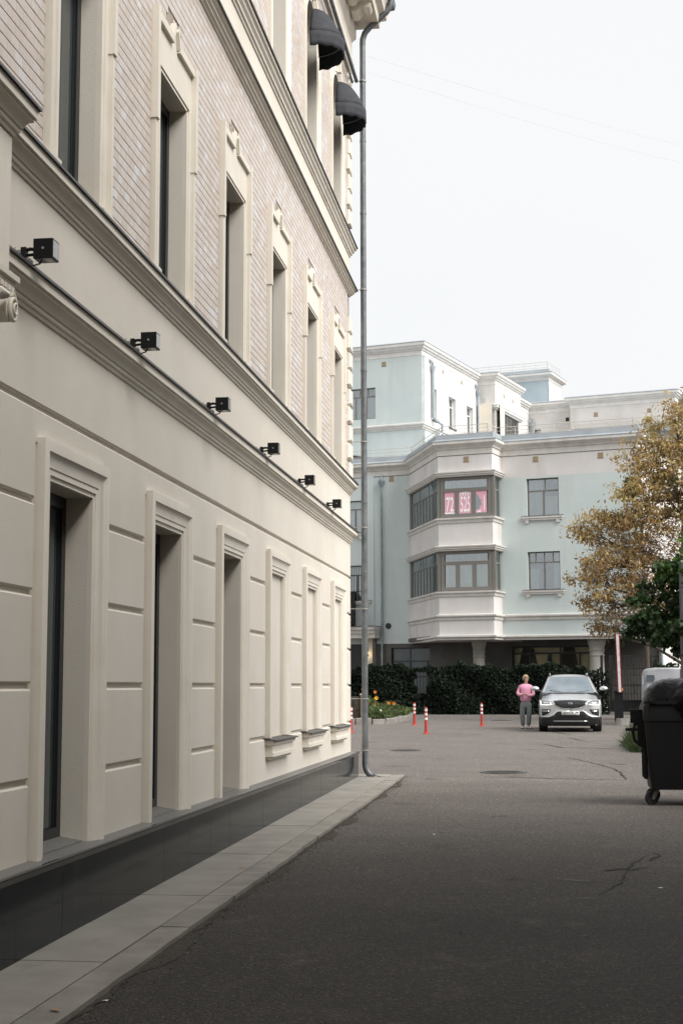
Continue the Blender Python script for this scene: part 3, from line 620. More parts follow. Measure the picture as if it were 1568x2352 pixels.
def hidden(a, b, z0, z1):
    for n in range(-7, 7):
        s = YW[n]; c = s+.78
        if n < 0: continue
        if z1 < 8.8:
            if b > s-.004 and a < s+1.564 and z0 < 7.80: return True
            if b > c-.16 and a < c+.16 and z0 < 8.04: return True
        else:
            if b > s-.004 and a < s+1.564 and z0 < 11.72: return True
            if math.hypot((a+b)/2-c, (z0+z1)/2-11.72) < .77: return True
    return False
tiles = []
for zA, zB in ((5.36, 8.76), (9.73, 12.9)):
    r = 0; z = zA
    while z+TH < zB+.02:
        off = TW/2 if r % 2 else 0.; y = 4.0+off
        while y < YE-.30:
            a, b = y+.0015, min(y+TW-.0015, YE-.31)
            if b-a > .03:
                clip = False
                for n in range(0, 7):                     # cut tiles against the window trims
                    s = YW[n]-.006; e = YW[n]+1.566
                    if z < (7.80 if zA < 6 else 11.72):
                        if a < s < b: b = s; clip = True
                        if a < e < b and b > e: a = e; clip = True
                if b-a > .02 and not hidden(a+.003, b-.003, z, z+TH): tiles.append((a, b, z+.002, z+TH-.0035, clip or b-a < TW-.01))
            y += TW
        z += TH; r += 1
R3 = np.array([XR, YR, ZR])
def pix(x, y, z):
    c = R3.T@np.array([x, y, z-CH]); return 784+3450*c[0]/c[2], 1176+3450*c[1]/c[2]
vis = []
for t in tiles:
    if t[4]: continue
    u_, v_ = pix(-3.4, (t[0]+t[1])/2, (t[2]+t[3])/2)
    if 0 < u_ < 1568 and 0 < v_ < 2352: vis.append((t[0]**2+11+(t[2]-1.7)**2, t))
vis.sort(key=lambda q: q[0]); near = set(id(t) for _, t in vis[:296])
def tile_tone():
    u_ = random.random()
    return random.uniform(.0, .5) if u_ < .62 else random.uniform(.5, .85) if u_ < .88 else random.uniform(.85, 1.)
variants = []
for k in range(14):
    g = MB(Fr((0, 0), (0, 1), (1, 0))); g.tone = min(.999, [.03, .1, .18, .25, .3, .36, .42, .47, .55, .62, .7, .8, .9, .98][k]); g.cbox(-TW/2+.0015, TW/2-.0015, -.012, 0, -TH/2+.0028, TH/2-.0028, .0025)
    o = g.build('tile', TILE, CB, base=(0, 0, 0)); variants.append(o)
used = set()
rest = MB(FC)
for t in tiles:
    if id(t) in near:
        k = min(13, int(max(0, random.choices(range(14), [8, 9, 9, 9, 9, 9, 8, 8, 6, 6, 5, 5, 4, 3])[0])))
        if k not in used: o = variants[k]; used.add(k)
        else: o = bpy.data.objects.new('tile', variants[k].data); COL.objects.link(o); o.parent = CB
        o.location = Vector((-3.4+random.uniform(-.0007, .0007), (t[0]+t[1])/2, (t[2]+t[3])/2))-wloc(CB)
        o.rotation_euler = (random.uniform(-.004, .004), random.uniform(-.008, .008), random.uniform(-.008, .008))
    else:
        rest.tone = tile_tone()*.999+.0005; rest.cbox(t[0], t[1], -.012, random.uniform(-.0007, .0007), t[2], t[3], .0025)
for k in range(14):
    if k not in used: bpy.data.objects.remove(variants[k])
tag(rest.build('tiling', TILE, CB), kind='stuff')

# awnings on the two arched windows in view
def awning(n, label):
    cy_ = YW[n]+.78; R_ = .48
    t = empty('window_awning', (-3.35, cy_, 11.3), label, 'awning', 'domed awnings over the arched windows')
    rows = []; NA = 25
    def rim(th): return (R_*math.cos(th), .46*math.sin(th), 11.56+.03*math.sin(th))
    for j in range(9):
        ph = j/8; row = []
        for k in range(NA):
            th = math.pi*k/(NA-1); ry, rx, rz = rim(th); f = .12*min(1, ph*6)+.88*ph**.8; h = 1-ph**1.45
            row.append((-3.355+rx*f, cy_-ry*f, rz*(1-h)+12.10*h if j else 12.10))
        rows.append(row)
    mm = MB(); mm.grid(rows); o = mm.build('canopy', CLOTH, t, smooth=50)
    so_ = o.modifiers.new('thick', 'SOLIDIFY'); so_.thickness = .008
    rows = []
    for j in range(4):
        row = []
        for k in range(NA*2):
            th = math.pi*k/(NA*2-1); ry, rx, rz = rim(th); wv = .014*math.sin(k*1.3)*j/3; d = .23*j/3+(.012*math.sin(k*.9) if j == 3 else 0)
            row.append((-3.352+(rx+.004)*(1+wv), cy_-ry*(1.008+wv), rz-d))
        rows.append(row)
    mm = MB(); mm.grid(rows); o = mm.build('valance', CLOTH, t, smooth=50); so_ = o.modifiers.new('thick', 'SOLIDIFY'); so_.thickness = .006
    mm = MB(); mm.tube([tuple((-3.355+.94*rim(math.pi*k/16)[1], cy_-.94*rim(math.pi*k/16)[0], rim(math.pi*k/16)[2]-.02)) for k in range(17)], .009, 6)
    for a_ in (.3, .5, .7): th = math.pi*a_; ry, rx, rz = rim(th); mm.tube([(-3.35, cy_, 11.75), (-3.355+rx*.95, cy_-ry*.95, rz+.01)], .006, 5)
    mm.build('wire_frame', STEEL, t)
awning(5, 'dark grey domed awning over the arched window, farther from the drainpipe and higher')
awning(6, 'dark grey domed awning over the arched window beside the drainpipe')

# floodlights standing on the lower cornice
def floodlight(y, label, first=[None]):
    if first[0] is not None:
        return copy_tree(first[0], (-3.2, y, 4.5), None, label)
    t = empty('floodlight', (-3.2, y, 4.5), label, 'floodlight', 'black cube floodlights along the lower cornice'); first[0] = t
    x0, z0 = -3.2, 4.5
    mm = MB(); mm.box(x0-.055, x0+.075, y-.065, y+.065, z0+.02, z0+.15)
    for k in range(6): mm.box(x0-.052+.02*k, x0-.045+.02*k, y+.065, y+.08, z0+.03, z0+.14)
    mm.build('housing', BLACK, t)
    mm = MB(); mm.box(x0+.0752, x0+.0772, y-.055, y+.055, z0+.03, z0+.14); mm.box(x0-.045, x0+.065, y-.05, y+.055, z0+.0175, z0+.0198); mm.build('lens', LAMPGLASS, t)
    mm = MB(); mm.tube([(x0-.15, y, z0+.085), (x0-.10, y, z0+.10), (x0-.055, y, z0+.095)], .012, 6); mm.tube([(x0-.15, y, z0+.055), (x0-.10, y, z0+.06), (x0-.055, y, z0+.065)], .010, 6); mm.box(x0-.155, x0-.12, y-.025, y+.025, z0+.03, z0+.11); mm.build('arm', BLACK, t)
    mm = MB(); mm.box(x0-.20, x0-.155, y-.03, y+.03, z0+.03, z0+.09); mm.box(x0-.165, x0-.09, y-.04, y+.04, z0-.012, z0+.03); mm.tube([(x0-.19, y-.03, z0+.02), (x0-.19, y-.03, z0+.11)], .005, 5); mm.build('mount', STEEL, t)
    mm = MB(); mm.tube([(x0-.1, y-.03, z0+.01), (x0-.06, y-.035, z0-.022), (x0-.02, y-.03, z0-.01), (x0-.01, y-.01, z0+.03)], .006, 5); mm.build('cable', BLACK, t)
    mm = MB(); mm.lathe((0, 0, 0), [(.009, 0), (.009, .004)], 10); sc = mm.build('screw', STEEL, t, base=(0, 0, 0)); sc.location = (.01, -.066, .085); sc.rotation_euler = (rad(90), 0, 0)
    return t
for y, lb in ((9.24, 'black cube floodlight nearest the camera, beside the pilaster and over the first ground-floor window'), (11.88, 'second black cube floodlight from the pilaster, on the lower cornice'),
              (14.73, 'third black cube floodlight from the pilaster, on the lower cornice'), (17.62, 'fourth black cube floodlight from the pilaster, third from the building corner'),
              (20.44, 'black cube floodlight second from the building corner, on the lower cornice'), (23.2, 'smallest black cube floodlight, nearest the building corner and drainpipe')):
    floodlight(y, lb)

# drainpipe at the corner
DP = empty('drainpipe', (-3.155, 26.5, .12), 'tall grey galvanised drainpipe standing free of the cream building corner', 'drainpipe')
px_, py_ = -3.155, 26.5
mm = MB(); pz = [13.62, 9.2, 6.9, 4.2, 2.0, .62]
mm.tube([(px_, py_, .62), (px_, py_, 13.55)], .053, 18); mm.build('pipe', PIPE, DP, smooth=50)
mm = MB(); pts = [(px_, py_, 13.55), (px_+.005, py_, 13.66), (px_+.045, py_, 13.78), (px_+.12, py_, 13.87), (px_+.22, py_, 13.96), (px_+.34, py_, 14.07), (px_+.44, py_, 14.16), (px_+.51, py_, 14.26), (px_+.535, py_, 14.40)]
mm.tube(pts, .055, 18); mm.build('upper_bend', PIPE, DP, smooth=50)
mm = MB(); pts = [(px_, py_, .62), (px_, py_, .42), (px_+.004, py_, .34), (px_+.03, py_, .26), (px_+.075, py_, .205), (px_+.125, py_, .175), (px_+.155, py_, .165)]
mm.tube(pts, [.053, .053, .055, .056, .056, .056, .057], 18, cap=False); mm.build('shoe', PIPE, DP, smooth=50)
for zz in (12.85, 11.7, 10.33, 8.9, 7.4, 5.0, 3.75, 2.63, 1.52, .70):
    mm = MB(); mm.lathe((px_, py_, zz), [(.055, -.018), (.059, -.018), (.059, .018), (.055, .018)], 18); mm.build('collar', PIPE, DP, smooth=30)
for zz in (12.85, 8.9, 6.1, 4.55, 3.1, 1.52, .62):
    mm = MB(); mm.tube([(-3.42, 26.43, zz), (px_-.05, py_-.01, zz)], .006, 6); mm.lathe((px_, py_, zz), [(.055, -.01), (.063, -.01), (.063, .01), (.055, .01)], 18); mm.box(px_-.015, px_+.02, py_-.085, py_-.058, zz-.012, zz+.012); mm.build('bracket', STEEL, DP)
mm = MB()
for s_ in (0, .035): mm.tube([(px_+.15, py_-.05+s_, .20-s_), (px_+.21, py_-.05, .18-s_*.7), (px_+.28, py_-.06, .165), (px_+.34, py_-.07, .163), (px_+.39, py_-.09, .160)], .006, 5)
mm.build('cable', BLACK, DP)

# the building across the lane, beside and behind the camera: it shades the near end
OB = empty('ochre_building', (6, 0, 0), 'tall dull ochre building across the lane, outside the picture', 'building')
FO = Fr((5.3, 0), (0, 1), (-1, 0)); OCH = M('ochre_plaster', (.42, .375, .31), .9, (.36, .32, .26), 1.)
mm = MB(FO); mm.box(-30, 13.5, -9, 0, 3.4, 13.6); mm.build('wall', OCH, OB)
mm = MB(FO); mm.box(-30, 13.55, -9, .06, -.5, 3.4); mm.build('base', STONEWALL, OB)
for n in range(13):
    for z0 in (4.4, 7.4, 10.4):
        y_ = -27+3.0*n; f = MB(FO); f.box(y_-.6, y_+.6, .002, .05, z0, z0+1.9); f = f.build('window', UFRAME, OB)
        g = MB(FO); g.box(y_-.52, y_+.52, .05, .056, z0+.08, z0+1.82); g.build('pane', DARKGLASS, f)
mm = MB(FO); mm.box(-30, 13.9, .003, .35, 13.3, 13.7); mm.build('cornice', MOULD, OB)
BB = empty('rear_building', (0, -20, 0), 'plain grey building closing the lane behind the camera, outside the picture', 'building')
mm = MB(); mm.box(-14, 5.5, -26, -19, -.6, 10); mm.build('wall', OCH, BB)
for n in range(3):
    f = MB(); f.box(-2.6+2.4*n, -1.3+2.4*n, -19.0, -18.95, 4, 6); f = f.build('window', UFRAME, BB); g = MB(); g.box(-2.5+2.4*n, -1.4+2.4*n, -18.95, -18.94, 4.1, 5.9); g.build('pane', DARKGLASS, f)
# ================================================================== pale teal apartment building
O2 = (-1.671, 75.); E1 = (.95980529, -.28066671); E2 = (.28066671, .95980529)
FT = Fr(O2, E1, (-E2[0], -E2[1]))                       # s = u along the front, n = towards the camera
def TP(u, v, z=0): return (O2[0]+E1[0]*u+E2[0]*v, O2[1]+E1[1]*u+E2[1]*v, z)
def seg(a, b):                                          # frame on a wall segment a -> b (u, v); outward to the camera side
    A, B = TP(*a), TP(*b); d = (B[0]-A[0], B[1]-A[1]); l = math.hypot(*d); d = (d[0]/l, d[1]/l); return Fr((A[0], A[1]), d, (d[1], -d[0])), l
TB = empty('teal_apartment_building', TP(0, 3, .39), 'pale teal and white apartment building with a glazed bay, stepped upper storeys and columns below', 'building')
def holes(fr, s0, s1, z0, z1, hl, b0, b1, mb):
    xs_ = sorted({s0, s1, *[min(max(h[0], s0), s1) for h in hl], *[min(max(h[1], s0), s1) for h in hl]}); 
    for a, b in zip(xs_, xs_[1:]):
        m_ = (a+b)/2; cuts = sorted((max(h[2], z0), min(h[3], z1)) for h in hl if h[0] < m_ < h[1] and h[3] > z0 and h[2] < z1); z = z0
        for c0, c1 in cuts:
            if c0 > z: mb.box(a, b, b0, b1, z, c0)
            z = c1
        if z < z1: mb.box(a, b, b0, b1, z, z1)
def glaze(name, fr, s0, s1, z0, z1, zt, bot, top, parent, fm=None, gl=None, r=-.15, w=.06, room=1.6, curt=None, sill=None, bars=None, cm=None, roomit=True, dp=.06, rm=None):
    fm = fm or UFRAME; gl = gl or GLASS
    g = MB(fr); g.box(s0, s1, r-.01-dp, r, z0, z0+w); g.box(s0, s1, r-.01-dp, r, z1-w, z1); g.box(s0, s0+w, r-.07, r, z0+w, z1-w); g.box(s1-w, s1, r-.07, r, z0+w, z1-w)
    if zt: g.box(s0+w, s1-w, r-.06, r+.01, zt-w*.5, zt+w*.5)
    bb = [s0+w]+sorted(bot)+[s1-w]; tt = [s0+w]+sorted(top)+[s1-w]
    lo, hi = (z0+w, (zt or z1-w)-(w*.5 if zt else 0)), ((zt or z1)+w*.5, z1-w)
    for x in bot: g.box(x-w*.6, x+w*.6, r-dp, r+.005, lo[0], lo[1])
    if zt:
        for x in top: g.box(x-w*.35, x+w*.35, r-dp*.9, r, hi[0], hi[1])
    for x, za, zb in (bars or []): g.box(x[0], x[1], r-.05, r-.005, za, zb)
    f = g.build(name, fm, parent)
    for lst, (za, zb), on in ((bb, lo, True), (tt, hi, bool(zt))):
        if not on: continue
        for a, b in zip(lst, lst[1:]):
            if b-a < .05: continue
            g = MB(fr); g.box(a+w*.3, b-w*.3, r-max(dp, .05)*.6, r-max(dp, .05)*.6+.005, za, zb); g.build('pane', gl, f)
    if roomit:
        g = MB(fr); d = r-room
        g.quad(fr(s0-.4, d, z0-.5), fr(s1+.4, d, z0-.5), fr(s1+.4, d, z1+.3), fr(s0-.4, d, z1+.3)); g.quad(fr(s0-.4, d, z0-.5), fr(s1+.4, d, z0-.5), fr(s1+.4, r-.08, z0-.5), fr(s0-.4, r-.08, z0-.5))
        g.quad(fr(s0-.4, d, z1+.3), fr(s1+.4, d, z1+.3), fr(s1+.4, r-.08, z1+.3), fr(s0-.4, r-.08, z1+.3)); g.quad(fr(s0-.4, d, z0-.5), fr(s0-.4, d, z1+.3), fr(s0-.4, r-.08, z1+.3), fr(s0-.4, r-.08, z0-.5)); g.quad(fr(s1+.4, d, z0-.5), fr(s1+.4, d, z1+.3), fr(s1+.4, r-.08, z1+.3), fr(s1+.4, r-.08, z0-.5))
        g.build('room', rm or ROOM, f)
    for a, b, za, zb in (curt or []):
        n_ = max(8, int((b-a)*26)); g = MB(fr); rr = [[fr(a+(b-a)*k/n_, r-.10+.016*math.sin(k*1.35+a*7)+.01*math.sin(k*.6), z) for k in range(n_+1)] for z in (za, (za+zb)/2, zb)]
        g.grid(rr); g.build('curtain', cm or CURTAIN, f, smooth=60)
    if sill:
        z_, o_ = sill; g = MB(fr); g.box(s0-o_, s1+o_, -.02, .16, z_-.10, z_); g.box(s0-o_+.05, s1+o_-.05, -.02, .11, z_-.20, z_-.10)
        g.box(s0-.05, s0+.12, -.02, .10, z_-.34, z_-.2); g.box(s1-.12, s1+.05, -.02, .10, z_-.34, z_-.2); g.build('sill', MOULD, f)
        g = MB(fr); g.box(s0-o_-.02, s1+o_+.02, r, .18, z_+.002, z_+.018); g.build('sill_tin', TIN, f)
    return f
# plan
A, B, C, D, E = (-7.05, 4.4), (-3.33, -1.1), (-.48, -1.1), (-.48, .3), (6.5, .3)
FR = Fr(TP(0, .3)[:2], E1, FT.n); FL = Fr(TP(0, 4.4)[:2], E1, FT.n)
W1, W2 = (.84, 2.49, 10.10, 12.0), (.84, 2.50, 6.42, 8.33)
LA, LB = (-10.95, -9.87, 10.12, 11.93), (-10.95, -9.48, 6.37, 8.33)
g = MB(FR); holes(FR, -.6, 6.5, 4.2, 12.1, [W1, W2], -.5, 0, g); g.build('wall', TEAL, TB)
g = MB(FR); g.box(-.6, 6.5, -.5, 0, 12.1, 13.9); g.build('wall', WHITEW, TB)
g = MB(FL); holes(FL, -26, -6.8, 4.0, 13.35, [LA, LB], -.5, 0, g); g.box(-9.95+.3, -9.12, 0, .06, 4.9, 13.35); g.build('wall', TEAL, TB)
g = MB(FL); g.box(-26, -6.8, -.5, 0, 13.35, 13.9); g.build('wall', WHITEW, TB)
sg_, ln_ = seg(E, (6.5, 14)); g = MB(sg_); g.box(.012, ln_, -.5, 0, 4.2, 13.9); g.build('wall', WHITEW, TB)
def bay(z0, z1, mat, ins=0.):
    poly = [A, B, C, (-.48, .6), (-.48, 4.7), (-7.0, 4.7)]
    g = MB(Fr(O2, E1, E2)); g.slab(poly, z0, z1); return g.build('bay_wall', mat, TB)
for z0, z1 in ((4.0, 6.3), (8.6, 9.95), (12.3, 13.9)): bay(z0, z1, WHITEW)
# roof over the lower storeys, soffit over the loggia
g = MB(Fr(O2, E1, E2)); g.slab([(-26, 4.5), (-7, 4.5), (-3.3, -1), (-.5, -1), (-.5, .4), (6.4, .4), (6.4, 14), (-26, 14)], 13.85, 13.95); g.slab([(-26, 13), (8, 13), (8, 29), (-26, 29)], 13.85, 13.95); g.build('flat_roof', ROOFTIN, TB)
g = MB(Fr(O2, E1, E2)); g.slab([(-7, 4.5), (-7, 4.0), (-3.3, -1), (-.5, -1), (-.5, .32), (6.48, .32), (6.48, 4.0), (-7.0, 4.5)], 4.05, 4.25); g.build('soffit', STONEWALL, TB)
# mouldings
def tmap(u, v, h): return TP(u, v, h)
def mould(name, path, prof, mat=MOULD):
    q = norms_of(path, -1); g = MB(); g.sweep(path, q, prof, tmap); return g.build(name, mat, TB)
full = [(-26, 4.4), A, B, C, D, E, (6.5, 13.5)]; right = [A, B, C, D, E, (6.5, 13.5)]; bayp = [A, B, C, D]
crown = [(-.05, 13.22), (.02, 13.22), (.03, 13.50), (.09, 13.52), (.10, 13.57), (.17, 13.64), (.27, 13.72), (.30, 13.76), (.30, 13.90), (-.1, 13.96)]
mould('cornice', full, crown); mould('roof_edge', full, [(.24, 13.965), (.315, 13.90), (.325, 13.90), (.325, 13.925), (.12, 14.02), (.10, 14.27), (-.3, 14.34), (-.3, 13.95)], ROOFTIN)
mould('belt_course', right, [(-.05, 4.95), (.04, 4.95), (.06, 5.0), (.06, 5.08), (.13, 5.12), (.16, 5.15), (.16, 5.22), (-.05, 5.27)])
mould('belt_course', [(A[0]+.1, A[1]-.05), B, C, D, E, (6.5, 5)], [(-.05, 3.98), (.05, 3.98), (.06, 4.06), (.11, 4.09), (.15, 4.12), (.15, 4.20), (-.05, 4.24)])
for z in (6.13, 9.80): mould('bay_sill', bayp, [(-.3, z), (.05, z), (.07, z+.14), (.15, z+.17), (.16, z+.25), (-.3, z+.29)])
for z in (8.40, 12.12): mould('bay_hood', bayp, [(-.3, z), (.10, z), (.12, z+.06), (.17, z+.09), (.17, z+.15), (.22, z+.18), (.23, z+.24), (-.1, z+.30)])
mould('string_line', full, [(-.02, 13.185), (.012, 13.185), (.012, 13.205), (-.02, 13.205)], STONEWALL)
# bay glazing
for lvl, (z0, z1, zt) in enumerate(((6.42, 8.40, 7.79), (10.07, 12.12, 11.46))):
    fr, ln = seg((A[0]+.12, A[1]-.06), B); n_ = 10
    gl = GREENGLASS
    bot = [ln*k/9 for k in range(1, 9)]; top = [ln*.33, ln*.66] if lvl else [ln*.33, ln*.42, ln*.52, ln*.8]
    glaze('bay_window', fr, .0, ln-.12, z0, z1, zt, bot, top, TB, gl=gl, r=-.02, w=.045, dp=.02, roomit=False, curt=[(.05, ln-.2, z0+.1, z1-.1)], cm=PANETONE)
    fr, ln = seg(B, C)
    glaze('bay_window', fr, .10, ln-.10, z0, z1, zt, [.96, 1.83], [], TB, r=-.06, w=.17, roomit=False, gl=GLASS,
          curt=[(.3, ln-.3, z0+.1, z1-.5)] if lvl == 0 else [(.2, ln-.2, z1-.6, z1-.05)], cm=CURTAINB if lvl == 0 else CURTAIN)
    fr, ln = seg(C, D); glaze('bay_window', fr, .10, ln-.1, z0, z1, zt, [ln*.5], [], TB, gl=gl, r=-.06, w=.08, roomit=False, curt=[(.15, ln-.15, z0+.1, z1-.1)], cm=PANETONE)
    g = MB(Fr(O2, E1, E2)); g.slab([(-6.7, 4.6), (-3.2, .6), (-.75, .6), (-.75, 4.6)], z0-.1, z1+.1); o = g.build('bay_room', CURTAIN if lvl == 0 else ROOM, TB)
    for q in (A, B, C, D):
        g = MB(Fr(O2, E1, E2)); du = .12 if q is A else -.06 if q is D else 0; g.slab([(q[0]+du-.08, q[1]-.02-(.1 if q is A else 0)+.1), (q[0]+du-.08+.16, q[1]-.02+.1-(.1 if q is A else 0)), (q[0]+du+.08, q[1]+.2), (q[0]+du-.08, q[1]+.2)], z0, z1); g.build('bay_post', UFRAME, TB)
    z0r = z0
# the phone number posters in the upper bay
fr, ln = seg(B, C); PO = None
pos = [(.30, .86), (1.06, 1.73), (1.94, 2.53)]
rotz = math.atan2(fr.d[1], fr.d[0])
for k, (a, b) in enumerate(pos):
    z0, z1 = 10.28, 11.42; g = MB(fr)
    if k < 2: g.box(a, b, -.095, -.09, z0, z1)
    else:
        g.prism([(a, z1), (a, z1-.16), (a+.12, z1-.25), (a+.2, z1-.42), (a+.3, z1-.50), (a+.27, z1-.62), (a+.34, z1-.72), (a+.22, z1-.86), (a+.22, z1-.95), (a, z1-1.02), (a, z0), (b, z0), (b, z1)], -.095, -.09)
    p = g.build('poster', PINK, None, loc=fr((a+b)/2, -.09, (z0+z1)/2))
    tag(p, ['pink poster with white 72 behind the left pane of the upper bay', 'pink poster with (495) above 525 behind the middle pane of the upper bay', 'torn pink poster with a white 1 behind the right pane of the upper bay'][k], 'poster', 'pink phone number posters in the bay window')
    def put(s, body, size, sx, dz, dx=0, bold=.0):
        o = text_obj('lettering', body, WPAINT, size, p, (0, 0, 0), (rad(90), 0, rotz), sx, .002, bold)
        c = Vector(fr((a+b)/2+dx, -.083, (z0+z1)/2+dz))-p.location; o.location = c
    if k == 0: put(0, '72', 1.02, .44, -.14, 0, .012); g = MB(fr); g.box(a, b, -.0895, -.087, z0, z0+.07); g.build('paint_strip', WPAINT, p)
    if k == 1: put(0, '(495)', .33, .80, .41, 0, .006); put(0, '525', 1.08, .34, -.16, 0, .012)
    if k == 2: put(0, '1', 1.02, .42, -.14, .16, .012); g = MB(fr); g.prism([(a+.06, z0+.02), (b-.35, z0+.02), (b-.30, z0+.12), (a+.18, z0+.10)], -.0895, -.087); g.build('paint_strip', WPAINT, p)
# front windows
glaze('window', FR, *W1, 11.38, [1.67], [1.75], TB, sill=(10.10, .22), curt=[(.9, 1.6, 10.15, 11.95), (1.7, 2.45, 10.15, 11.1)])
glaze('window', FR, *W2, 7.80, [1.66], [1.22, 1.66, 2.1], TB, sill=(6.42, .22), curt=[(.9, 1.35, 6.5, 7.5), (2.1, 2.48, 6.5, 8.2)])
glaze('window', FL, *LA, 11.45, [-10.3], [], TB, sill=(10.12, .2), curt=[(-10.9, -9.9, 10.2, 11.9)])
f = glaze('window', FL, *LB, 7.8, [-10.2], [], TB, sill=(6.37, .2), curt=[(-10.9, -9.6, 6.4, 8.2)])
g = MB(FL)
for k in range(11): g.tube([FL(-10.9+.14*k, .02, 6.4), FL(-10.9+.14*k, .02, 8.3)], .012, 5)
g.tube([FL(-10.95, .02, 6.9), FL(-9.48, .02, 6.9)], .012, 5); g.tube([FL(-10.95, .02, 7.8), FL(-9.48, .02, 7.8)], .012, 5); g.build('grille', DARKRAIL, f)
VB = M('vent_box', (.30, .235, .15), .9)
def vent(fr, s, z, mat=VB, sz=.13):
    g = MB(fr); g.box(s-sz, s+sz, .002, .02, z-sz, z+sz); g.box(s-sz-.03, s+sz+.03, .0, .012, z-sz-.03, z-sz); g.build('vent', mat, TB)
fB, lB = seg(B, C)
for fr, s, z in ((FL, -8.08, 13.05), (fB, 1.5, 12.98), (FR, 1.34, 12.98), (FR, 4.64, 12.96)): vent(fr, s, z)
def pipe(pts, r=.06, hop=None, name='drainpipe', mat=None):
    g = MB(); g.tube([TP(*p) for p in pts], r, 10)
    if hop: c = TP(*pts[0]); g.lathe(c, [(r, -.30), (r+.02, -.22), (.16, -.05), (.17, .1), (.12, .1)], 12); g.tube([c, (c[0], c[1]+.0, c[2]+.28), TP(pts[0][0]+hop[0], pts[0][1]+hop[1], pts[0][2]+.42)], r*.8, 8)
    for a, b in zip(pts, pts[1:]):
        if abs(a[2]-b[2]) > 2:
            n_ = int(abs(a[2]-b[2])/1.9)
            for k in range(1, n_+1): z = b[2]+(a[2]-b[2])*k/(n_+1); g.lathe(TP(a[0], a[1], z), [(r, -.025), (r+.014, -.025), (r+.014, .025), (r, .025)], 10)
    return g.build(name, mat or PTEAL, TB, smooth=45)
PTEAL = M('painted_pipe', (.27, .33, .34), .5, (.2, .25, .26), 3, metal=.2)
pipe([(-8.62, 4.25, 12.85), (-8.62, 4.25, .45)], .06, (0, .15))
pipe([(6.72, 3.4, 4.2), (6.72, 3.4, .45)], .085)
# ground floor: left base, loggia back wall, windows, columns
g = MB(FL); holes(FL, -9.0, -5.3, .2, 4.0, [(-8.15, -5.3, .2, 3.78)], -.4, 0, g); g.box(-9.55, -9.0, -.4, 0, .2, 4.3); g.build('base_wall', STONEWALL, TB)
g = MB(FL); g.box(-8.1, -5.0, -1.5, -1.45, .2, 3.8); g.build('dark_opening', FRAME, TB)
f = glaze('shop_window', FL, -8.15, -5.3, .3, 3.78, 3.05, [-7.1, -6.1], [-7.1], TB, fm=FRAME, gl=DARKGLASS, roomit=False)
FB2 = Fr(TP(0, 3.5)[:2], E1, FT.n)
LW = (-1.06, 3.13, 1.2, 3.76)
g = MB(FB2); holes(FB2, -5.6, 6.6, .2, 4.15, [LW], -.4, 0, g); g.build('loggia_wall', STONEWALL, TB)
for r_ in range(8):
    off = .35 if r_ % 2 else 0
    for k in range(8):
        a = 3.5+off+.72*k-.35; b = a+.70
        if b > 6.6: b = 6.6
        if b-a < .1 or a > 6.5: continue
        a = max(a, 3.25); g = MB(FB2); g.cbox(a, b, .0, .02, .4+.46*r_, .4+.46*r_+.44, .008); g.build('stone_block', STONEWALL, TB)
f = glaze('loggia_window', FB2, *LW, 3.38, [-.12, .98, 1.5, 2.5], [-.12, 1.5], TB, fm=FRAME, r=-.12, w=.09, room=1.2, gl=SHOPGLASS)
DRAPE = M('drape', (.66, .60, .46), .9, (.56, .50, .38), 3)
for c in (-1.0, .45, 1.2, 2.6, 3.05):                      # drawn-back drapes, widening towards the top
    g = MB(FB2); rr = []
    for z in (3.8, 3.5, 3.1, 2.7, 2.2, 1.3):
        h = .16+.30*max(0, (z-2.2)/1.6)**1.4; rr.append([FB2(c-h+2*h*k/10, -.35+.02*math.sin(k*2.), z) for k in range(11)])
    g.grid(rr); g.build('drape', DRAPE, f, smooth=60)
for u_, v_, r_, z_ in ((4.07, 1.0, .36, 0), (-1.99, 1.0, .30, 0)):
    g = MB(); c = TP(u_, v_, .39); k = r_/.36
    g.lathe(c, [(.50*k, 0), (.50*k, .25), (.42*k, .32), (.38*k, .38), (.37*k, .45), (.36*k, 1.6), (.345*k, 2.75), (.38*k, 2.78), (.38*k, 2.83), (.35*k, 2.86), (.35*k, 3.0), (.38*k, 3.03), (.39*k, 3.08), (.36*k, 3.12), (.37*k, 3.22), (.42*k, 3.34), (.44*k, 3.38), (.44*k, 3.50), (.46*k, 3.52), (.46*k, 3.68)], 28)
    g.build('column', COLUMN, TB, smooth=40)
# entrance canopy, wall lamp, black awning at the far left
g = MB(FL)
for p_, z0, z1 in ((.9, 4.30, 4.55), (1.0, 4.55, 4.75), (1.12, 4.75, 4.92)): g.box(-14, -8.98+p_*.25, 0, p_, z0, z1)
g.build('entrance_canopy', MOULD, TB)
g = MB(FL); g.box(-14, -8.70, 0, 1.18, 4.925, 4.95); g.build('canopy_tin', TIN, TB)
g = MB(FL); g.box(-9.62, -9.05, 0, .5, .3, 4.3); g.box(-12.4, -11.8, 0, .5, .3, 4.3); g.build('entrance_pier', COLUMN, TB)
g = MB(FL); g.box(-11.8, -9.62, -.1, -.05, .3, 4.3); g.build('entrance_door', FRAME, TB)
wl = empty('wall_lamp', FL(-9.33, .5, 3.5), 'small lit up-and-down lamp on the pier by the entrance, seen just right of the drainpipe', 'wall lamp')
g = MB(FL); g.box(-9.37, -9.29, .5, .53, 3.32, 3.68); g.build('bracket', FRAME, wl)
for z in (3.62, 3.40): g = MB(FL); g.box(-9.46, -9.26, .53, .66, z-.02, z+.02); g.build('shade', FRAME, wl)
g = MB(FL); g.box(-9.42, -9.30, .54, .63, 3.44, 3.585); g.build('bulb', WARM, wl)
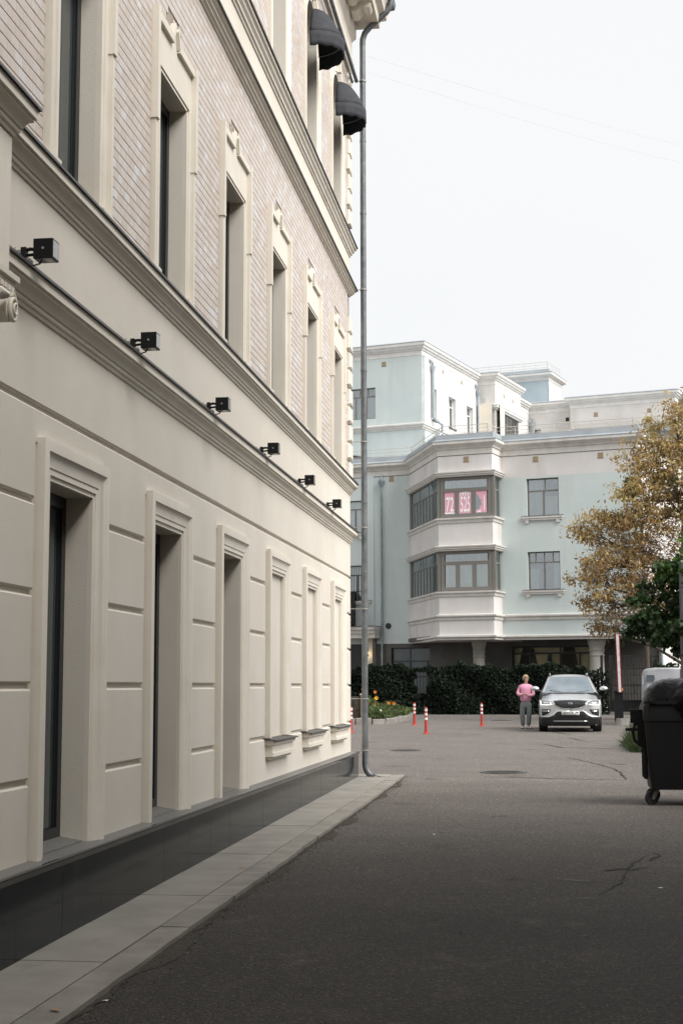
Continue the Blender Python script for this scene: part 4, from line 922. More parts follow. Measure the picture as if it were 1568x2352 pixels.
ll = bpy.data.lights.new('wall_lamp_light', 'POINT'); ll.energy = 2; ll.color = (1, .8, .5); ll.shadow_soft_size = .05; lo = bpy.data.objects.new('wall_lamp_light', ll); COL.objects.link(lo); lo.location = FL(-9.25, .78, 3.42)
ba = empty('black_awning', FL(-10.2, 1.2, 4.9), 'sloping black awning over the entrance canopy, half hidden by the drainpipe', 'awning')
fa = Fr(FL(0, 0, 0)[:2], FL.d, FL.n)
g = MB(fa); g.add([fa(-13, .0, 6.9), fa(-10.25, .0, 6.9), fa(-9.82, 1.5, 5.0), fa(-13, 1.5, 5.0), fa(-13, .0, 4.99), fa(-10.25, .0, 4.99)], [(0, 1, 2, 3), (1, 5, 2), (0, 3, 4), (3, 2, 5, 4), (0, 4, 5, 1)]); g.build('cloth', BLACK, ba)
g = MB(); g.lathe((0, 0, 0), [(.16, 0), (.16, .04), (.12, .05)], 20); o = g.build('round_vent', FRAME, TB, base=(0, 0, 0)); o.location = Vector(FL(-8.3, .0, 4.97))-wloc(TB); o.rotation_euler = (rad(90), 0, math.atan2(E1[1], E1[0]))
# ---------------- upper storeys, set back
FU1 = Fr(TP(0, 9.1)[:2], E1, FT.n)
WU = (-12.95, -10.97, 17.39, 19.25)
g = MB(FU1); holes(FU1, -26, -8.05, 13.9, 21.3, [WU], -.5, 0, g); g.build('wall', TEAL, TB)
SU, LSU = seg((-8.05, 9.1), (-8.05, 30.5)); SW = [(1.75, 2.5, 17.4, 19.3), (4.6, 5.85, 17.4, 19.3), (7.9, 9.15, 17.4, 19.3)]
g = MB(SU); holes(SU, .012, LSU, 16.75, 21.3, SW, -.5, 0, g); g.build('wall', WHITEW, TB); g = MB(SU); g.box(.012, LSU, -.5, 0, 13.9, 16.75); g.build('wall', TEAL, TB)
glaze('window', FU1, *WU, 18.75, [-12.3, -11.6], [-12.6, -12.0, -11.5], TB, fm=UFRAME, curt=[(-12.9, -11.0, 17.4, 18.7)])
for h in SW: glaze('window', SU, *h, 18.75, [(h[0]+h[1])/2], [(h[0]+h[1])/2], TB, fm=WFRAME, w=.07, r=-.2, curt=[(h[0], h[1], 17.5, 18.6)]); g = MB(SU); g.box(h[0]-.05, h[1]+.05, 0, .06, 17.32, 17.39); g.build('sill', TIN, TB)
up = [(-26, 9.1), (-8.05, 9.1), (-8.05, 19.2), (-6.87, 19.2), (-6.87, 24.6), (-8.05, 24.6), (-8.05, 30.5), (-4.8, 30.5), (-4.8, 29.6), (2.5, 29.6), (2.5, 31.5), (12, 31.5)]
crown2 = [(-.05, 20.95), (.02, 20.95), (.03, 21.22), (.10, 21.24), (.10, 21.32), (.20, 21.36), (.22, 21.46), (.30, 21.50), (.31, 21.66), (-.1, 21.72)]
mould('cornice', up, crown2, MOULD2 := M('pale_moulding', (.70, .685, .655), .85, (.62, .60, .57), 2.))
mould('roof_edge', up, [(.25, 21.74), (.33, 21.665), (.33, 21.69), (.05, 21.80), (-.3, 21.85), (-.3, 21.7)], ROOFTIN)
mould('belt_course', up[:3], [(-.05, 16.58), (.03, 16.58), (.05, 16.66), (.12, 16.70), (.13, 16.78), (.2, 16.82), (.2, 16.90), (-.05, 16.98)])
g = MB(Fr(O2, E1, E2)); g.slab([(-26, 9.2), (-8.15, 9.2), (-8.15, 45), (-26, 45)], 21.2, 21.7); g.slab([(-8.2, 30.6), (12, 30.6), (12, 44), (-8.2, 44)], 21.2, 21.7); g.build('flat_roof', ROOFTIN, TB)
def wseg(a, b, z0, z1, mat=WHITEW, hl=()):
    fr, l = seg(a, b); g = MB(fr); holes(fr, .012, l-.012 if l < 3 else l, z0, z1, list(hl), -.4, 0, g); g.build('wall', mat, TB); return fr
BEIGER = M('beige_room', (.72, .66, .55), .9, (.6, .56, .5), 1.)
f1 = wseg((-8.05, 19.2), (-6.87, 19.2), 13.9, 21.3, hl=[(.12, 1.0, 16.9, 19.32)]); f2 = wseg((-6.87, 19.2), (-6.87, 24.6), 13.9, 21.3, hl=[(.1, 5.2, 16.9, 19.32)])
glaze('balcony_glazing', f1, .12, 1.06, 16.9, 19.32, 18.72, [.5], [], TB, w=.09, r=-.03, room=1., gl=GLASS, rm=BEIGER); glaze('balcony_glazing', f2, .04, 5.2, 16.9, 19.32, 18.65, [.45, .9, 1.7, 2.4, 3.2, 4.0, 4.6], [1.7, 2.4, 3.2, 4.0, 4.6], TB, w=.06, dp=.03, r=-.03, room=1., gl=GLASS, rm=BEIGER)
mould('bay_hood', [(-8.05, 19.2), (-6.87, 19.2), (-6.87, 24.6), (-8.05, 24.6)], [(-.05, 19.32), (.08, 19.32), (.10, 19.40), (.2, 19.44), (.2, 19.56), (.24, 19.6), (-.05, 19.7)], MOULD2)
wseg((-6.87, 24.6), (-8.05, 24.6), 13.9, 21.3)
f3 = wseg((-8.05, 30.5), (-4.8, 30.5), 13.9, 21.3, hl=[(.25, .85, 18.6, 19.8)]); glaze('window', f3, .25, .85, 18.6, 19.8, None, [.55], [], TB, r=-.1, w=.04, room=.6)
wseg((-4.8, 30.5), (-4.8, 29.6), 13.9, 21.3); f4 = wseg((-4.8, 29.6), (2.5, 29.6), 13.9, 21.3); wseg((2.5, 29.6), (2.5, 31.5), 13.9, 21.3); wseg((2.5, 31.5), (12, 31.5), 13.9, 21.3)
vent(f3, 2.8, 20.39, FRAME, .12); vent(f4, 1.83, 20.42); vent(f4, 5.54, 20.42); vent(FU1, -10.41, 20.6); vent(SU, 3.6, 20.65, VB, .1); vent(SU, 7.0, 20.6, VB, .1); vent(f2, 1.8, 20.5, VB, .1); vent(f2, 3.7, 20.5, VB, .1)
g = MB(f1); 
for k in range(4): g.box(.35, .6, .0, .03, 19.85+.08*k, 19.9+.08*k)
g.build('louvre', WFRAME, TB)
g = MB(f4); g.box(-.05, 16, .0, .5, 19.25, 19.38); g.box(-.05, 16, .0, .42, 19.12, 19.25); g.build('belt_course', MOULD2, TB); g = MB(f4); g.box(.2, 16, .02, .6, 19.385, 19.41); g.box(.2, 16, 0, .7, 18.85, 19.11); g.build('roof_edge', ROOFTIN, TB)
PP2 = M('zinc_pipe', (.38, .43, .46), .45, (.3, .35, .38), 4, metal=.3)
pipe([(-7.92, 10.62, 20.45), (-7.92, 10.62, 17.5), (-7.78, 10.9, 17.28), (-7.62, 11.35, 17.12), (-7.62, 11.35, 16.62), (-7.8, 11.0, 16.35), (-7.9, 10.7, 16.2), (-7.9, 10.7, 14.0)], .085, (-.1, -.3), mat=PP2)
pipe([(-7.9, 18.9, 20.45), (-7.9, 18.9, 14)], .085, (-.1, -.3), mat=PP2); pipe([(-7.75, 30.35, 20.2), (-7.75, 30.35, 14)], .085, (-.1, -.3), mat=PP2)
# stair tower far behind
TT = M('tower_render', (.42, .49, .52), .85, (.38, .45, .48), 1.)
ft, lt = seg((-19, 45), (-10.72, 45)); g = MB(ft); g.box(0, lt, -3.8, 0, 20, 26.45); g.build('tower_wall', TT, TB)
ft2, lt2 = seg((-10.72, 45), (-10.72, 48.8)); g = MB(ft2); g.box(.0, lt2, -.1, .004, 20, 26.45); g.build('tower_wall', WHITEW, TB)
tp_ = [(-19, 45), (-10.72, 45), (-10.72, 48.8), (-19, 48.8)]
mould('cornice', tp_, [(-.05, 26.4), (.03, 26.4), (.05, 26.6), (.2, 26.68), (.3, 26.75), (.36, 26.8), (.36, 26.98), (-.1, 27.05)], MOULD2)
mould('roof_edge', tp_, [(.3, 27.06), (.38, 26.99), (.38, 27.02), (.1, 27.1), (.05, 27.3), (-.3, 27.4), (-.3, 27.)], ROOFTIN)
g = MB(Fr(O2, E1, E2)); g.slab([(-18.8, 45.2), (-10.9, 45.2), (-10.9, 48.6), (-18.8, 48.6)], 26.9, 27.36); g.build('flat_roof', ROOFTIN, TB)
# roof railings
def railing(path, zb, h, gap=1.0, n_r=3, r=.016, mat=RAIL):
    g = MB()
    for k in range(n_r): z = zb+h-(h*.72/(n_r-1))*k; g.tube([TP(p[0], p[1], z) for p in path], r*(1.2 if k == 0 else .8), 5)
    for a, b in zip(path, path[1:]):
        l = math.hypot(b[0]-a[0], b[1]-a[1]); n_ = max(1, round(l/gap))
        for j in range(n_+1): u_, v_ = a[0]+(b[0]-a[0])*j/n_, a[1]+(b[1]-a[1])*j/n_; g.tube([TP(u_, v_, zb), TP(u_, v_, zb+h)], r, 5)
    return g.build('railing', mat, TB)
railing([(-26, 4.75), (-7.0, 4.75), (-3.2, -.75), (-.8, -.75), (-.8, .65), (6.2, .65), (6.2, 12)], 14.25, .52)
railing([(-18.8, 45.1), (-10.8, 45.1), (-10.8, 48.7)], 27.3, .62, 1.05)
railing([(-4.5, 29.2), (8, 29.2)], 19.41, .5, 1.2)
# small tin-roofed shed on the terrace
fs, _ = seg((-13, 5.6), (-8, 5.6)); sh = MB(fs); sh.box(1.0, 3.1, -1.5, 0, 13.95, 14.5); sh.build('roof_hatch', FRAME, TB)
g = MB(fs); g.prism([(1.0, 14.5), (1.55, 14.82), (3.7, 14.38), (3.7, 14.34), (1.55, 14.76), (1.0, 14.46)], -1.6, .3); g.build('hatch_roof', ROOFTIN, TB)

# white block-built side wall of the ground floor
fw, lw = seg((6.6, 3.5), (6.6, 14)); g = MB(fw); g.box(.012, lw, -.4, 0, .2, 4.15); g.build('base_wall', MOULD2, TB)
for r_ in range(6):
    for k in range(13):
        a = .85*k+(.42 if r_ % 2 else 0)-.4; g = MB(fw); g.cbox(max(.03, a+.015), a+.835, 0, .03, .9+.6*r_, min(4.1, .9+.6*r_+.57), .012)
        if a+.835 > .1 and .9+.6*r_ < 3.9: g.build('stone_block', BRICKW, TB)
# ================================================================== vegetation
def in_ellipsoid(n, c, r, seed, shell=.0):
    q = np.random.default_rng(seed); v = q.normal(size=(n, 3)); v /= np.linalg.norm(v, axis=1)[:, None]
    return np.array(c)+v*(shell+(1-shell)*q.uniform(0, 1, n)**.45)[:, None]*np.array(r)
def tree(name, label, cat, base, trunk, clumps, mat, per, size, asp, seed, tr=.16, spread=.5, droop=.4, twigs=True, group=None, tonef=None):
    """clumps: list of (center, radii, n_tips). Limbs run from the trunk to tips inside the clumps; leaves hang round each tip."""
    rnd = random.Random(seed); t = empty(name, base, label, cat, group)
    tp = [Vector(p) for p in trunk]
    mm = MB(); n_ = len(tp); mm.tube(trunk, [tr*(1-.55*k/(n_-1)) for k in range(n_)], 10); mm.build('trunk', BARK, t, smooth=50)
    L_, C, T = MB(), [], []
    limb_mb = MB()
    for ci, (c, r, nt) in enumerate(clumps):
        c = Vector(c); s0 = min(tp[1:], key=lambda p: (p-c).length+max(0, p.z-c.z)*2)
        hub = c-(c-s0)*.28; mid = (s0+hub)/2+Vector((rnd.uniform(-.2, .2), rnd.uniform(-.2, .2), rnd.uniform(.0, .35)))
        mm = MB(); mm.tube([s0, mid, hub], [tr*.42, tr*.3, tr*.2], 7); mm.build('limb', BARK, t, smooth=50)
        for k in range(nt):
            v = Vector((rnd.gauss(0, 1), rnd.gauss(0, 1), rnd.gauss(0, 1))).normalized(); q = (.35+.65*rnd.random()**.6)
            tip = c+Vector((v.x*r[0], v.y*r[1], v.z*r[2]))*q
            m1 = hub.lerp(tip, .45)+Vector((rnd.uniform(-.15, .15), rnd.uniform(-.15, .15), rnd.uniform(-.05, .25)))
            L_.tube([hub.lerp(mid, rnd.random()*.5), m1, tip], [tr*.10, tr*.06, .008], 4, cap=False)
            base_t = rnd.random()
            for j in range(per):
                u = rnd.random()**.6; p = m1.lerp(tip, .25+.85*u); s_ = spread*(1.1-.55*u)
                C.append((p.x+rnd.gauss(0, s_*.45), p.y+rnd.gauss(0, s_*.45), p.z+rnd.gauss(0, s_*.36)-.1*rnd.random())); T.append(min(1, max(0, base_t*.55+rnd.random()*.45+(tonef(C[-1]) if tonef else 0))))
    if twigs: tag(L_.build('twigs', TWIG, t), kind='stuff')
    tag(leaf_mesh('crown', np.array(C), size, mat, t, None, asp, T, .2, seed, droop), kind='stuff')
    return t
z0 = zg(60)
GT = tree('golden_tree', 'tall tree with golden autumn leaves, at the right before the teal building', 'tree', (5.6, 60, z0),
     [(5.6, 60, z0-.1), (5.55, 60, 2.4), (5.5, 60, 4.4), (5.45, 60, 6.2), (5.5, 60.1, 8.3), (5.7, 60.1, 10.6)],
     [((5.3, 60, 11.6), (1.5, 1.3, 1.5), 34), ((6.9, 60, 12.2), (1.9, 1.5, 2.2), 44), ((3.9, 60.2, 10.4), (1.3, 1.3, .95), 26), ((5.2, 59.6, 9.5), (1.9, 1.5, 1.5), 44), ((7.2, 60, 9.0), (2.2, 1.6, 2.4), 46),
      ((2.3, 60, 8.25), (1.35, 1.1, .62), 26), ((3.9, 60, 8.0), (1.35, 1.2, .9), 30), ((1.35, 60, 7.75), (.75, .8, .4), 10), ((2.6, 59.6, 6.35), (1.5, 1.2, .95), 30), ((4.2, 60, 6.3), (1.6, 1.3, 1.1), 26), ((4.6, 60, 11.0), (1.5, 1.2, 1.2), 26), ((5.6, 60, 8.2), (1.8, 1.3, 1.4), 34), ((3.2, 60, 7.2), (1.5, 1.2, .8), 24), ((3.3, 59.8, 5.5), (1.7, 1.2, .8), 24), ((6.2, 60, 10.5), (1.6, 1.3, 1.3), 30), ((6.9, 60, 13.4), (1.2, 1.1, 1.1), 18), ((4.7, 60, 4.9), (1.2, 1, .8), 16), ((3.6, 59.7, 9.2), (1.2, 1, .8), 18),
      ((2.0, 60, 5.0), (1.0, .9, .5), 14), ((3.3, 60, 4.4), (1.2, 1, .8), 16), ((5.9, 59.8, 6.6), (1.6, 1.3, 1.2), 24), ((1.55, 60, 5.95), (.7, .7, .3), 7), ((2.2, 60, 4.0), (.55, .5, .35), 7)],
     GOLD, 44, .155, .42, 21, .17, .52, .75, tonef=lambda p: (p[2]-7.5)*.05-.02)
g = MB(); rnd = random.Random(77)                      # bare hanging twigs in the lower crown
for _ in range(520):
    c = Vector((rnd.uniform(2.2, 6.6), 60+rnd.uniform(-1, .6), rnd.uniform(3.6, 7.6))); d = Vector((-rnd.uniform(.3, 1.), rnd.uniform(-.3, .3), rnd.uniform(-.5, .7)))*rnd.uniform(.5, 1.3)
    m_ = c+d*.5+Vector((0, 0, rnd.uniform(-.05, .12))); g.tube([c, m_, c+d], [.013, .009, .004], 3, cap=False)
    for s_ in range(2): e_ = d.cross(Vector((0, 1, 0))).normalized()*rnd.uniform(-.35, .35); g.tube([m_, m_+e_+d*.25], [.007, .003], 3, cap=False)
tag(g.build('bare_twigs', TWIG, GT), kind='stuff')
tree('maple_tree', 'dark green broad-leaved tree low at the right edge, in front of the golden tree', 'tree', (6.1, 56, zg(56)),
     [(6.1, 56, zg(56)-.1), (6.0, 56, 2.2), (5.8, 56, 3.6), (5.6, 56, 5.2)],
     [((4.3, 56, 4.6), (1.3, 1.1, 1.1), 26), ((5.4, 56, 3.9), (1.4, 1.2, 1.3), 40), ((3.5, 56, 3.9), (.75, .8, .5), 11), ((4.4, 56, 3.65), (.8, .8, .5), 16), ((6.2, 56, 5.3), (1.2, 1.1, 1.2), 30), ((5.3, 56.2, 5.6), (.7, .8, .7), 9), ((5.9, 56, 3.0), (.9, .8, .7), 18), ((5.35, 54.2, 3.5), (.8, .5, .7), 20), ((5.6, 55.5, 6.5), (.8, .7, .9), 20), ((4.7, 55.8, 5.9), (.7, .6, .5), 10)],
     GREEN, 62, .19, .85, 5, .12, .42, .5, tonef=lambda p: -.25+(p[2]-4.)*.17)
tree('lime_sapling', 'bright yellow-green young tree at the right edge in front of the golden crown', 'tree', (5.6, 52, zg(52)),
     [(5.6, 52, zg(52)-.1), (5.55, 52, 3.0), (5.5, 52, 5.2)], [((5.15, 52, 6.0), (.6, .6, 1.0), 18), ((5.5, 52, 5.0), (.6, .6, .9), 13), ((4.9, 52, 5.2), (.25, .3, .3), 2)],
     GREEN, 70, .14, .7, 15, .05, .35, .3, tonef=lambda p: .35)
tree('dark_tree_behind', 'dark green tree behind the golden crown, seen only through its gap', 'tree', (4.6, 70, zg(70)), [(4.6, 70, .3), (4.6, 70, 5), (4.5, 70, 9)],
     [((4.0, 69.5, 10.9), (.75, .6, .6), 9), ((5.6, 69.5, 10.6), (.9, .7, 1.0), 12)], GREEN, 55, .2, .8, 33, .14, .4, .3, tonef=lambda p: -.3)
up_ = empty('utility_post', (4.98, 55, zg(55)), 'thick grey weathered post rising out of the dark green leaves at the right edge', 'post')
mm = MB(); mm.lathe((4.98, 55, zg(55)), [(.2, -.1), (.19, 3), (.165, 5.7), (.16, 5.72)], 14)
mm.build('shaft', M('grey_post', (.13, .13, .13), .9, (.08, .08, .08), 6, mscale=(3, 3, .4)), up_, smooth=40); mm = MB(); mm.lathe((4.98, 55, zg(55)), [(.17, 5.72), (.20, 5.73), (.20, 5.80), (.05, 5.86)], 14); mm.build('cap', STEEL, up_)

# iron fence overgrown by a hedge of creeper
HZ = .39
def fence(x0, y0, x1, y1, h, label, gapx=()):
    t = empty('iron_fence', ((x0+x1)/2, (y0+y1)/2, zg(y0)), label, 'fence'); d = Vector((x1-x0, y1-y0, 0)); l = d.length; d /= l
    fr = Fr((x0, y0), (d.x, d.y), (d.y, -d.x)); n_ = int(l/2.4)
    for k in range(n_+1): g = MB(fr); s = l*k/n_; g.box(s-.05, s+.05, -.05, .05, zg(y0)-.1, zg(y0)+h+.12); g.box(s-.07, s+.07, -.07, .07, zg(y0)+h+.12, zg(y0)+h+.16); g.build('post', DARKRAIL, t)
    for z in (.25, h-.2): g = MB(fr); g.box(0, l, -.02, .02, zg(y0)+z, zg(y0)+z+.04); g.build('rail', DARKRAIL, t)
    n2 = int(l/.15)
    for k in range(n2): g = MB(fr); s = l*(k+.5)/n2; g.box(s-.011, s+.011, -.011, .011, zg(y0)+.1, zg(y0)+h); g.prism([(s-.02, zg(y0)+h), (s+.02, zg(y0)+h), (s, zg(y0)+h+.10)], -.01, .01); g.build('bar', DARKRAIL, t)
    return t
fence(-12.0, 71.9, 2.45, 71.9, 1.95, 'black iron fence running behind and through the dark hedge')
def hedge(name, label, x0, x1, yc, h, dep, n, seed, holes_=(), zb=None):
    q = np.random.default_rng(seed); zb = zg(yc) if zb is None else zb
    C = np.stack([q.uniform(x0, x1, n), yc-dep*.5+dep*q.uniform(0, 1, n)**1.6, q.uniform(0, 1, n)], 1)
    top = h+.10*np.sin(C[:, 0]*1.7+seed)+.07*np.sin(C[:, 0]*4.3)+.05*np.sin(C[:, 0]*9.1)
    C[:, 2] = zb+C[:, 2]*top; C[:, 1] += .12*np.sin(C[:, 0]*2.3+C[:, 2]*2)
    m_ = np.ones(n, bool)
    for hx0, hx1, hz0, hz1 in holes_: m_ &= ~((C[:, 0] > hx0+.1*np.sin(C[:, 2]*9)) & (C[:, 0] < hx1+.12*np.sin(C[:, 2]*7)) & (C[:, 2] > zb+hz0) & (C[:, 2] < zb+hz1))
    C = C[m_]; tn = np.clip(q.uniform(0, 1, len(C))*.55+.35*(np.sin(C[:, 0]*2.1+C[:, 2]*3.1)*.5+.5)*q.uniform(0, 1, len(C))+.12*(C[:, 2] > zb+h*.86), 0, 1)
    o = leaf_mesh(name, C, .115, HEDGE, None, ((x0+x1)/2, yc, zb), .85, tn, .5, seed, .5, nrm=np.array([0, -1., .3])); tag(o, label, 'hedge'); return o
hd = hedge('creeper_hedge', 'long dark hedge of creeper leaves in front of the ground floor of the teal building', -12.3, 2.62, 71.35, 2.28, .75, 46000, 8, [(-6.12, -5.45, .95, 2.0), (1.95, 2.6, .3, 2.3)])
hd2 = hedge('creeper_sprays', 'loose creeper sprays hanging at the hedge end beside the gate', 1.7, 2.9, 71.2, 1.9, .6, 1500, 10)
hd3 = hedge('far_hedge', 'dark hedge right of the gate, behind the white van', 4.9, 13, 70.6, 2.45, .9, 14000, 14)
# core that keeps the hedge opaque where the leaves are dense
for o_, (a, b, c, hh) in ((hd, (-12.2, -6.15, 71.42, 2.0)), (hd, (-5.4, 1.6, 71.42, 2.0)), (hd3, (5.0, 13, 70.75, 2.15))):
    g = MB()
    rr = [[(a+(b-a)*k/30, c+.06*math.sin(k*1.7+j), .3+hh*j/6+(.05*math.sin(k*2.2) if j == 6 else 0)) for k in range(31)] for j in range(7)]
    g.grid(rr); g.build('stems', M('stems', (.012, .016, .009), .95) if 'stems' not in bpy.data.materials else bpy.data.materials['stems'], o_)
# unseen hedge added right of the yard to darken the granite base's reflection
q = np.random.default_rng(44); n = 9000
C = np.stack([5.3+.5*q.uniform(0, 1, n), q.uniform(14.5, 40, n), q.uniform(0, 1, n)*2.6+.1], 1)
sh2 = leaf_mesh('added_side_hedge', C, .16, HEDGE, None, (5.5, 27, .1), .85, None, .4, 45, .3); tag(sh2, 'unseen dark hedge added right of the yard to darken the granite reflection', 'hedge')
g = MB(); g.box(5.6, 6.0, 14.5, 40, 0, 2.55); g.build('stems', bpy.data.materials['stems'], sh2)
# metal gate between hedge and far hedge
gt = empty('metal_gate', (3.7, 71.8, HZ), 'dark iron gate with panes of bars, between the two hedges and behind the barrier post', 'gate')
for x in (2.62, 3.02, 4.85): g = MB(); g.box(x-.06, x+.06, 71.74, 71.86, HZ-.1, HZ+2.75); g.build('post', DARKRAIL, gt)
for z in (.12, .62, 1.3, 2.1, 2.68): g = MB(); g.box(3.02, 4.85, 71.78, 71.82, HZ+z, HZ+z+.05); g.build('rail', DARKRAIL, gt)
for k in range(13): g = MB(); x = 3.12+.138*k; g.box(x-.012, x+.012, 71.77, 71.79, HZ+.1, HZ+2.7); g.build('bar', DARKRAIL, gt)
g = MB(); g.box(3.05, 4.82, 71.83, 71.84, HZ+.1, HZ+.62); g.build('panel', FRAME, gt)
g = MB(); g.box(2.6, 4.9, 71.3, 71.7, HZ-.05, HZ+.12); tag(g.build('gate_step', CONC, None, loc=(3.7, 71.5, HZ)), 'low concrete step in front of the iron gate', 'step')

# flower bed on the left with stone edging
FBD = empty('flower_bed', (-6.6, 56.5, .35), 'raised flower bed with rough stone edging beside the hedge on the left', 'flower bed')
edge = [(-7.9, 54.6), (-6.85, 54.5), (-6.25, 54.6), (-5.8, 54.9), (-5.62, 56.6), (-5.5, 58.9), (-5.42, 61.3), (-5.5, 63.4), (-5.8, 65.6), (-6.1, 67.5)]
acc = []
for a, b in zip(edge, edge[1:]):
    l = math.hypot(b[0]-a[0], b[1]-a[1]); n_ = max(1, round(l/.62)) if b[1] < 55 else max(1, round(l/1.15))
    for k in range(n_):
        p = (a[0]+(b[0]-a[0])*k/n_, a[1]+(b[1]-a[1])*k/n_); q = (a[0]+(b[0]-a[0])*(k+1)/n_, a[1]+(b[1]-a[1])*(k+1)/n_); d = ((q[0]-p[0])/(l/n_), (q[1]-p[1])/(l/n_)); L_n = l/n_
        fr = Fr(p, d, (d[1], -d[0])); g = MB(fr); hh = random.uniform(.19, .24); g.cbox(.02, L_n-.02, -.14, .02+random.uniform(-.02, .02), zg(p[1])-.05, zg(p[1])+hh, .022); g.build('edging_stone', CONC, FBD)
g = MB(); inner = edge+[(-9.5, 68), (-9.5, 54.7)]
g.slab([(x-.1, y) for x, y in inner], lambda p: zg(p[1])-.05, lambda p: zg(p[1])+.14+.0*p[0]); g.build('soil', SOIL, FBD)
q = np.random.default_rng(4); n = 9000
C = np.stack([-5.75-2.3*q.uniform(0, 1, n)**1.2, 54.9+11.5*q.uniform(0, 1, n)**1.3, q.uniform(0, 1, n)], 1)
keep = C[:, 0] < -5.65; hgt = .30+.55*np.clip((-5.9-C[:, 0])/1.6, 0, 1)*(.7+.3*np.sin(C[:, 0]*5+C[:, 1])); C[:, 2] = .5+C[:, 2]*hgt
tag(leaf_mesh('plants', C[keep], .13, GRASS, FBD, None, .35, None, -.1, 6, -.8), kind='stuff')
g = MB(); 
for _ in range(420):
    x, y = random.uniform(-7.8, -5.7), random.uniform(54.8, 62); h = random.uniform(.25, .62)+.35*(x < -6.6)*random.random(); dx = random.uniform(-.2, .2)
    g.add([(x-.008, y, .5), (x+.008, y, .5), (x+dx*.5+.006, y+.02, .5+h*.6), (x+dx, y+.05, .5+h), (x+dx*.5-.006, y+.02, .5+h*.6)], [(0, 1, 2, 3, 4)])
tag(g.build('blades', DRYGRASS, FBD), kind='stuff')
def flower(x, y, z, r, mat, label):
    t = empty('flower', (x, y, z), label, 'flower', None)
    g = MB()
    for k in range(6):
        a = k*math.pi/3; c_, s_ = math.cos(a), math.sin(a); b_ = a+.45
        g.add([(x, y, z), (x+r*.7*math.cos(a-.45), y-.02, z+r*.7*math.sin(a-.45)), (x+r*c_, y-.05, z+r*s_), (x+r*.7*math.cos(b_), y-.02, z+r*.7*math.sin(b_))], [(0, 1, 2, 3)])
    g.build('petals', mat, t); g = MB(); g.tube([(x, y+.02, z), (x+.02, y+.04, z-.3), (x, y+.04, .45)], .009, 5); g.build('stem', GRASS, t); return t
flower(-6.12, 55.0, 1.30, .085, FLOWY, 'large orange-yellow bloom just right of the drainpipe, above the bed')
flower(-6.66, 55.4, 1.62, .065, FLOWY, 'yellow bloom left of the drainpipe, highest in the bed'); flower(-6.70, 55.2, 1.42, .06, FLOWW, 'round white bloom left of the drainpipe, below the yellow one')
flower(-6.20, 55.3, 1.52, .07, FLOWO, 'small orange bloom at the right edge of the drainpipe, above the large one'); flower(-6.62, 55.0, .95, .06, FLOWW, 'pale bloom low in the bed left of the drainpipe')
for i, (x, z, m_, lb) in enumerate(((-5.85, .95, FLOWR, 'dark red lily cluster left of the bright orange ones in the bed'), (-5.62, .92, FLOWR, 'red lily in the middle of the bed'), (-5.1, 1.0, FLOWO, 'salmon-orange lily in the right half of the bed'), (-4.9, .98, FLOWO, 'orange-red lily at the right end of the bed'), (-5.6, .78, FLOWP, 'small pink bloom low in the middle of the bed'))):
    flower(x-1.15+.0, 60.5+i*.1, z+.06, .085 if m_ is not FLOWP else .07, m_, lb)
sp2 = [(-6.02, 55.3, .86), (-5.72, 54.95, .52)]
g = MB(); g.tube(sp2, .022, 6); tag(g.build('stick', PAPER, None, loc=(-5.9, 55.1, .6)), 'pale broken stick leaning in the flower bed', 'stick')
# board on posts at the left of the bed
bd = empty('notice_board', (-7.0, 54.9, .34), 'back of a brown wooden board standing left of the drainpipe, beside the flower bed', 'board')
for x in (-7.75, -6.66): g = MB(); g.box(x-.035, x+.035, 54.86, 54.94, .3, 1.42); g.build('post', WOODP, bd)
g = MB(); g.box(-7.75, -6.69, 54.94, 54.97, .62, 1.36); g.build('panel', BARK, bd)

# grass clump behind the bin
q = np.random.default_rng(9); g = MB()
for _ in range(2600):
    y = 35.3+q.uniform(0, 1)*3.4; x = 1.92+abs(q.normal())*.5; h = q.uniform(.15, 1.)*min(1.05, .22+max(0, x-1.98)*2.6); dx = q.normal()*.12-.08
    g.tone = float(q.uniform(0, 1)); z_ = zg(y)
    g.add([(x-.007, y, z_), (x+.007, y, z_), (x+dx*.5+.005, y+.02, z_+h*.6), (x+dx, y+.05, z_+h), (x+dx*.5-.005, y+.02, z_+h*.6)], [(0, 1, 2, 3, 4)])
tag(g.build('grass', DRYGRASS, None, loc=(2.5, 36, .2)), 'tall ragged grass growing at the edge of the asphalt behind the waste bin', kind='stuff')

# ================================================================== street furniture
def bollard(x, y, h, label, src=[None]):
    loc = (x, y, zg(y))
    if src[0] is not None:
        c = copy_tree(src[0], loc, None, label); c.scale = (1, 1, h/.80); return c
    t = empty('bollard', loc, label, 'bollard', 'red and white flexible bollards in the yard'); src[0] = t
    X, Y, Z = loc
    mm = MB(); mm.lathe((X, Y, Z), [(.10, 0), (.10, .012), (.07, .03), (.055, .05)], 16); mm.build('foot', RED, t, smooth=40)
    mm = MB(); mm.lathe((X, Y, Z), [(.052, .04), (.046, .12), (.042, .40), (.040, .77), (.030, .80)], 16); mm.build('post', RED, t, smooth=40)
    for z in (.42, .55, .68): mm = MB(); mm.lathe((X, Y, Z), [(.040, z), (.0445, z+.002), (.0445, z+.068), (.040, z+.07)], 16); mm.build('band', BWHITE, t, smooth=40)
    return t
b1 = bollard(-4.64, 53.8, .80, 'red bollard with clean white bands nearest the flower bed')
bollard(-3.56, 45.3, .80, 'red bollard with scuffed white bands, nearest the camera')
bollard(-2.22, 52.9, .80, 'red bollard with white bands standing alone left of the person'); bollard(-5.93, 46.2, .80, 'red bollard half hidden by the corner of the cream building')
b1.scale = (1, 1, 1)

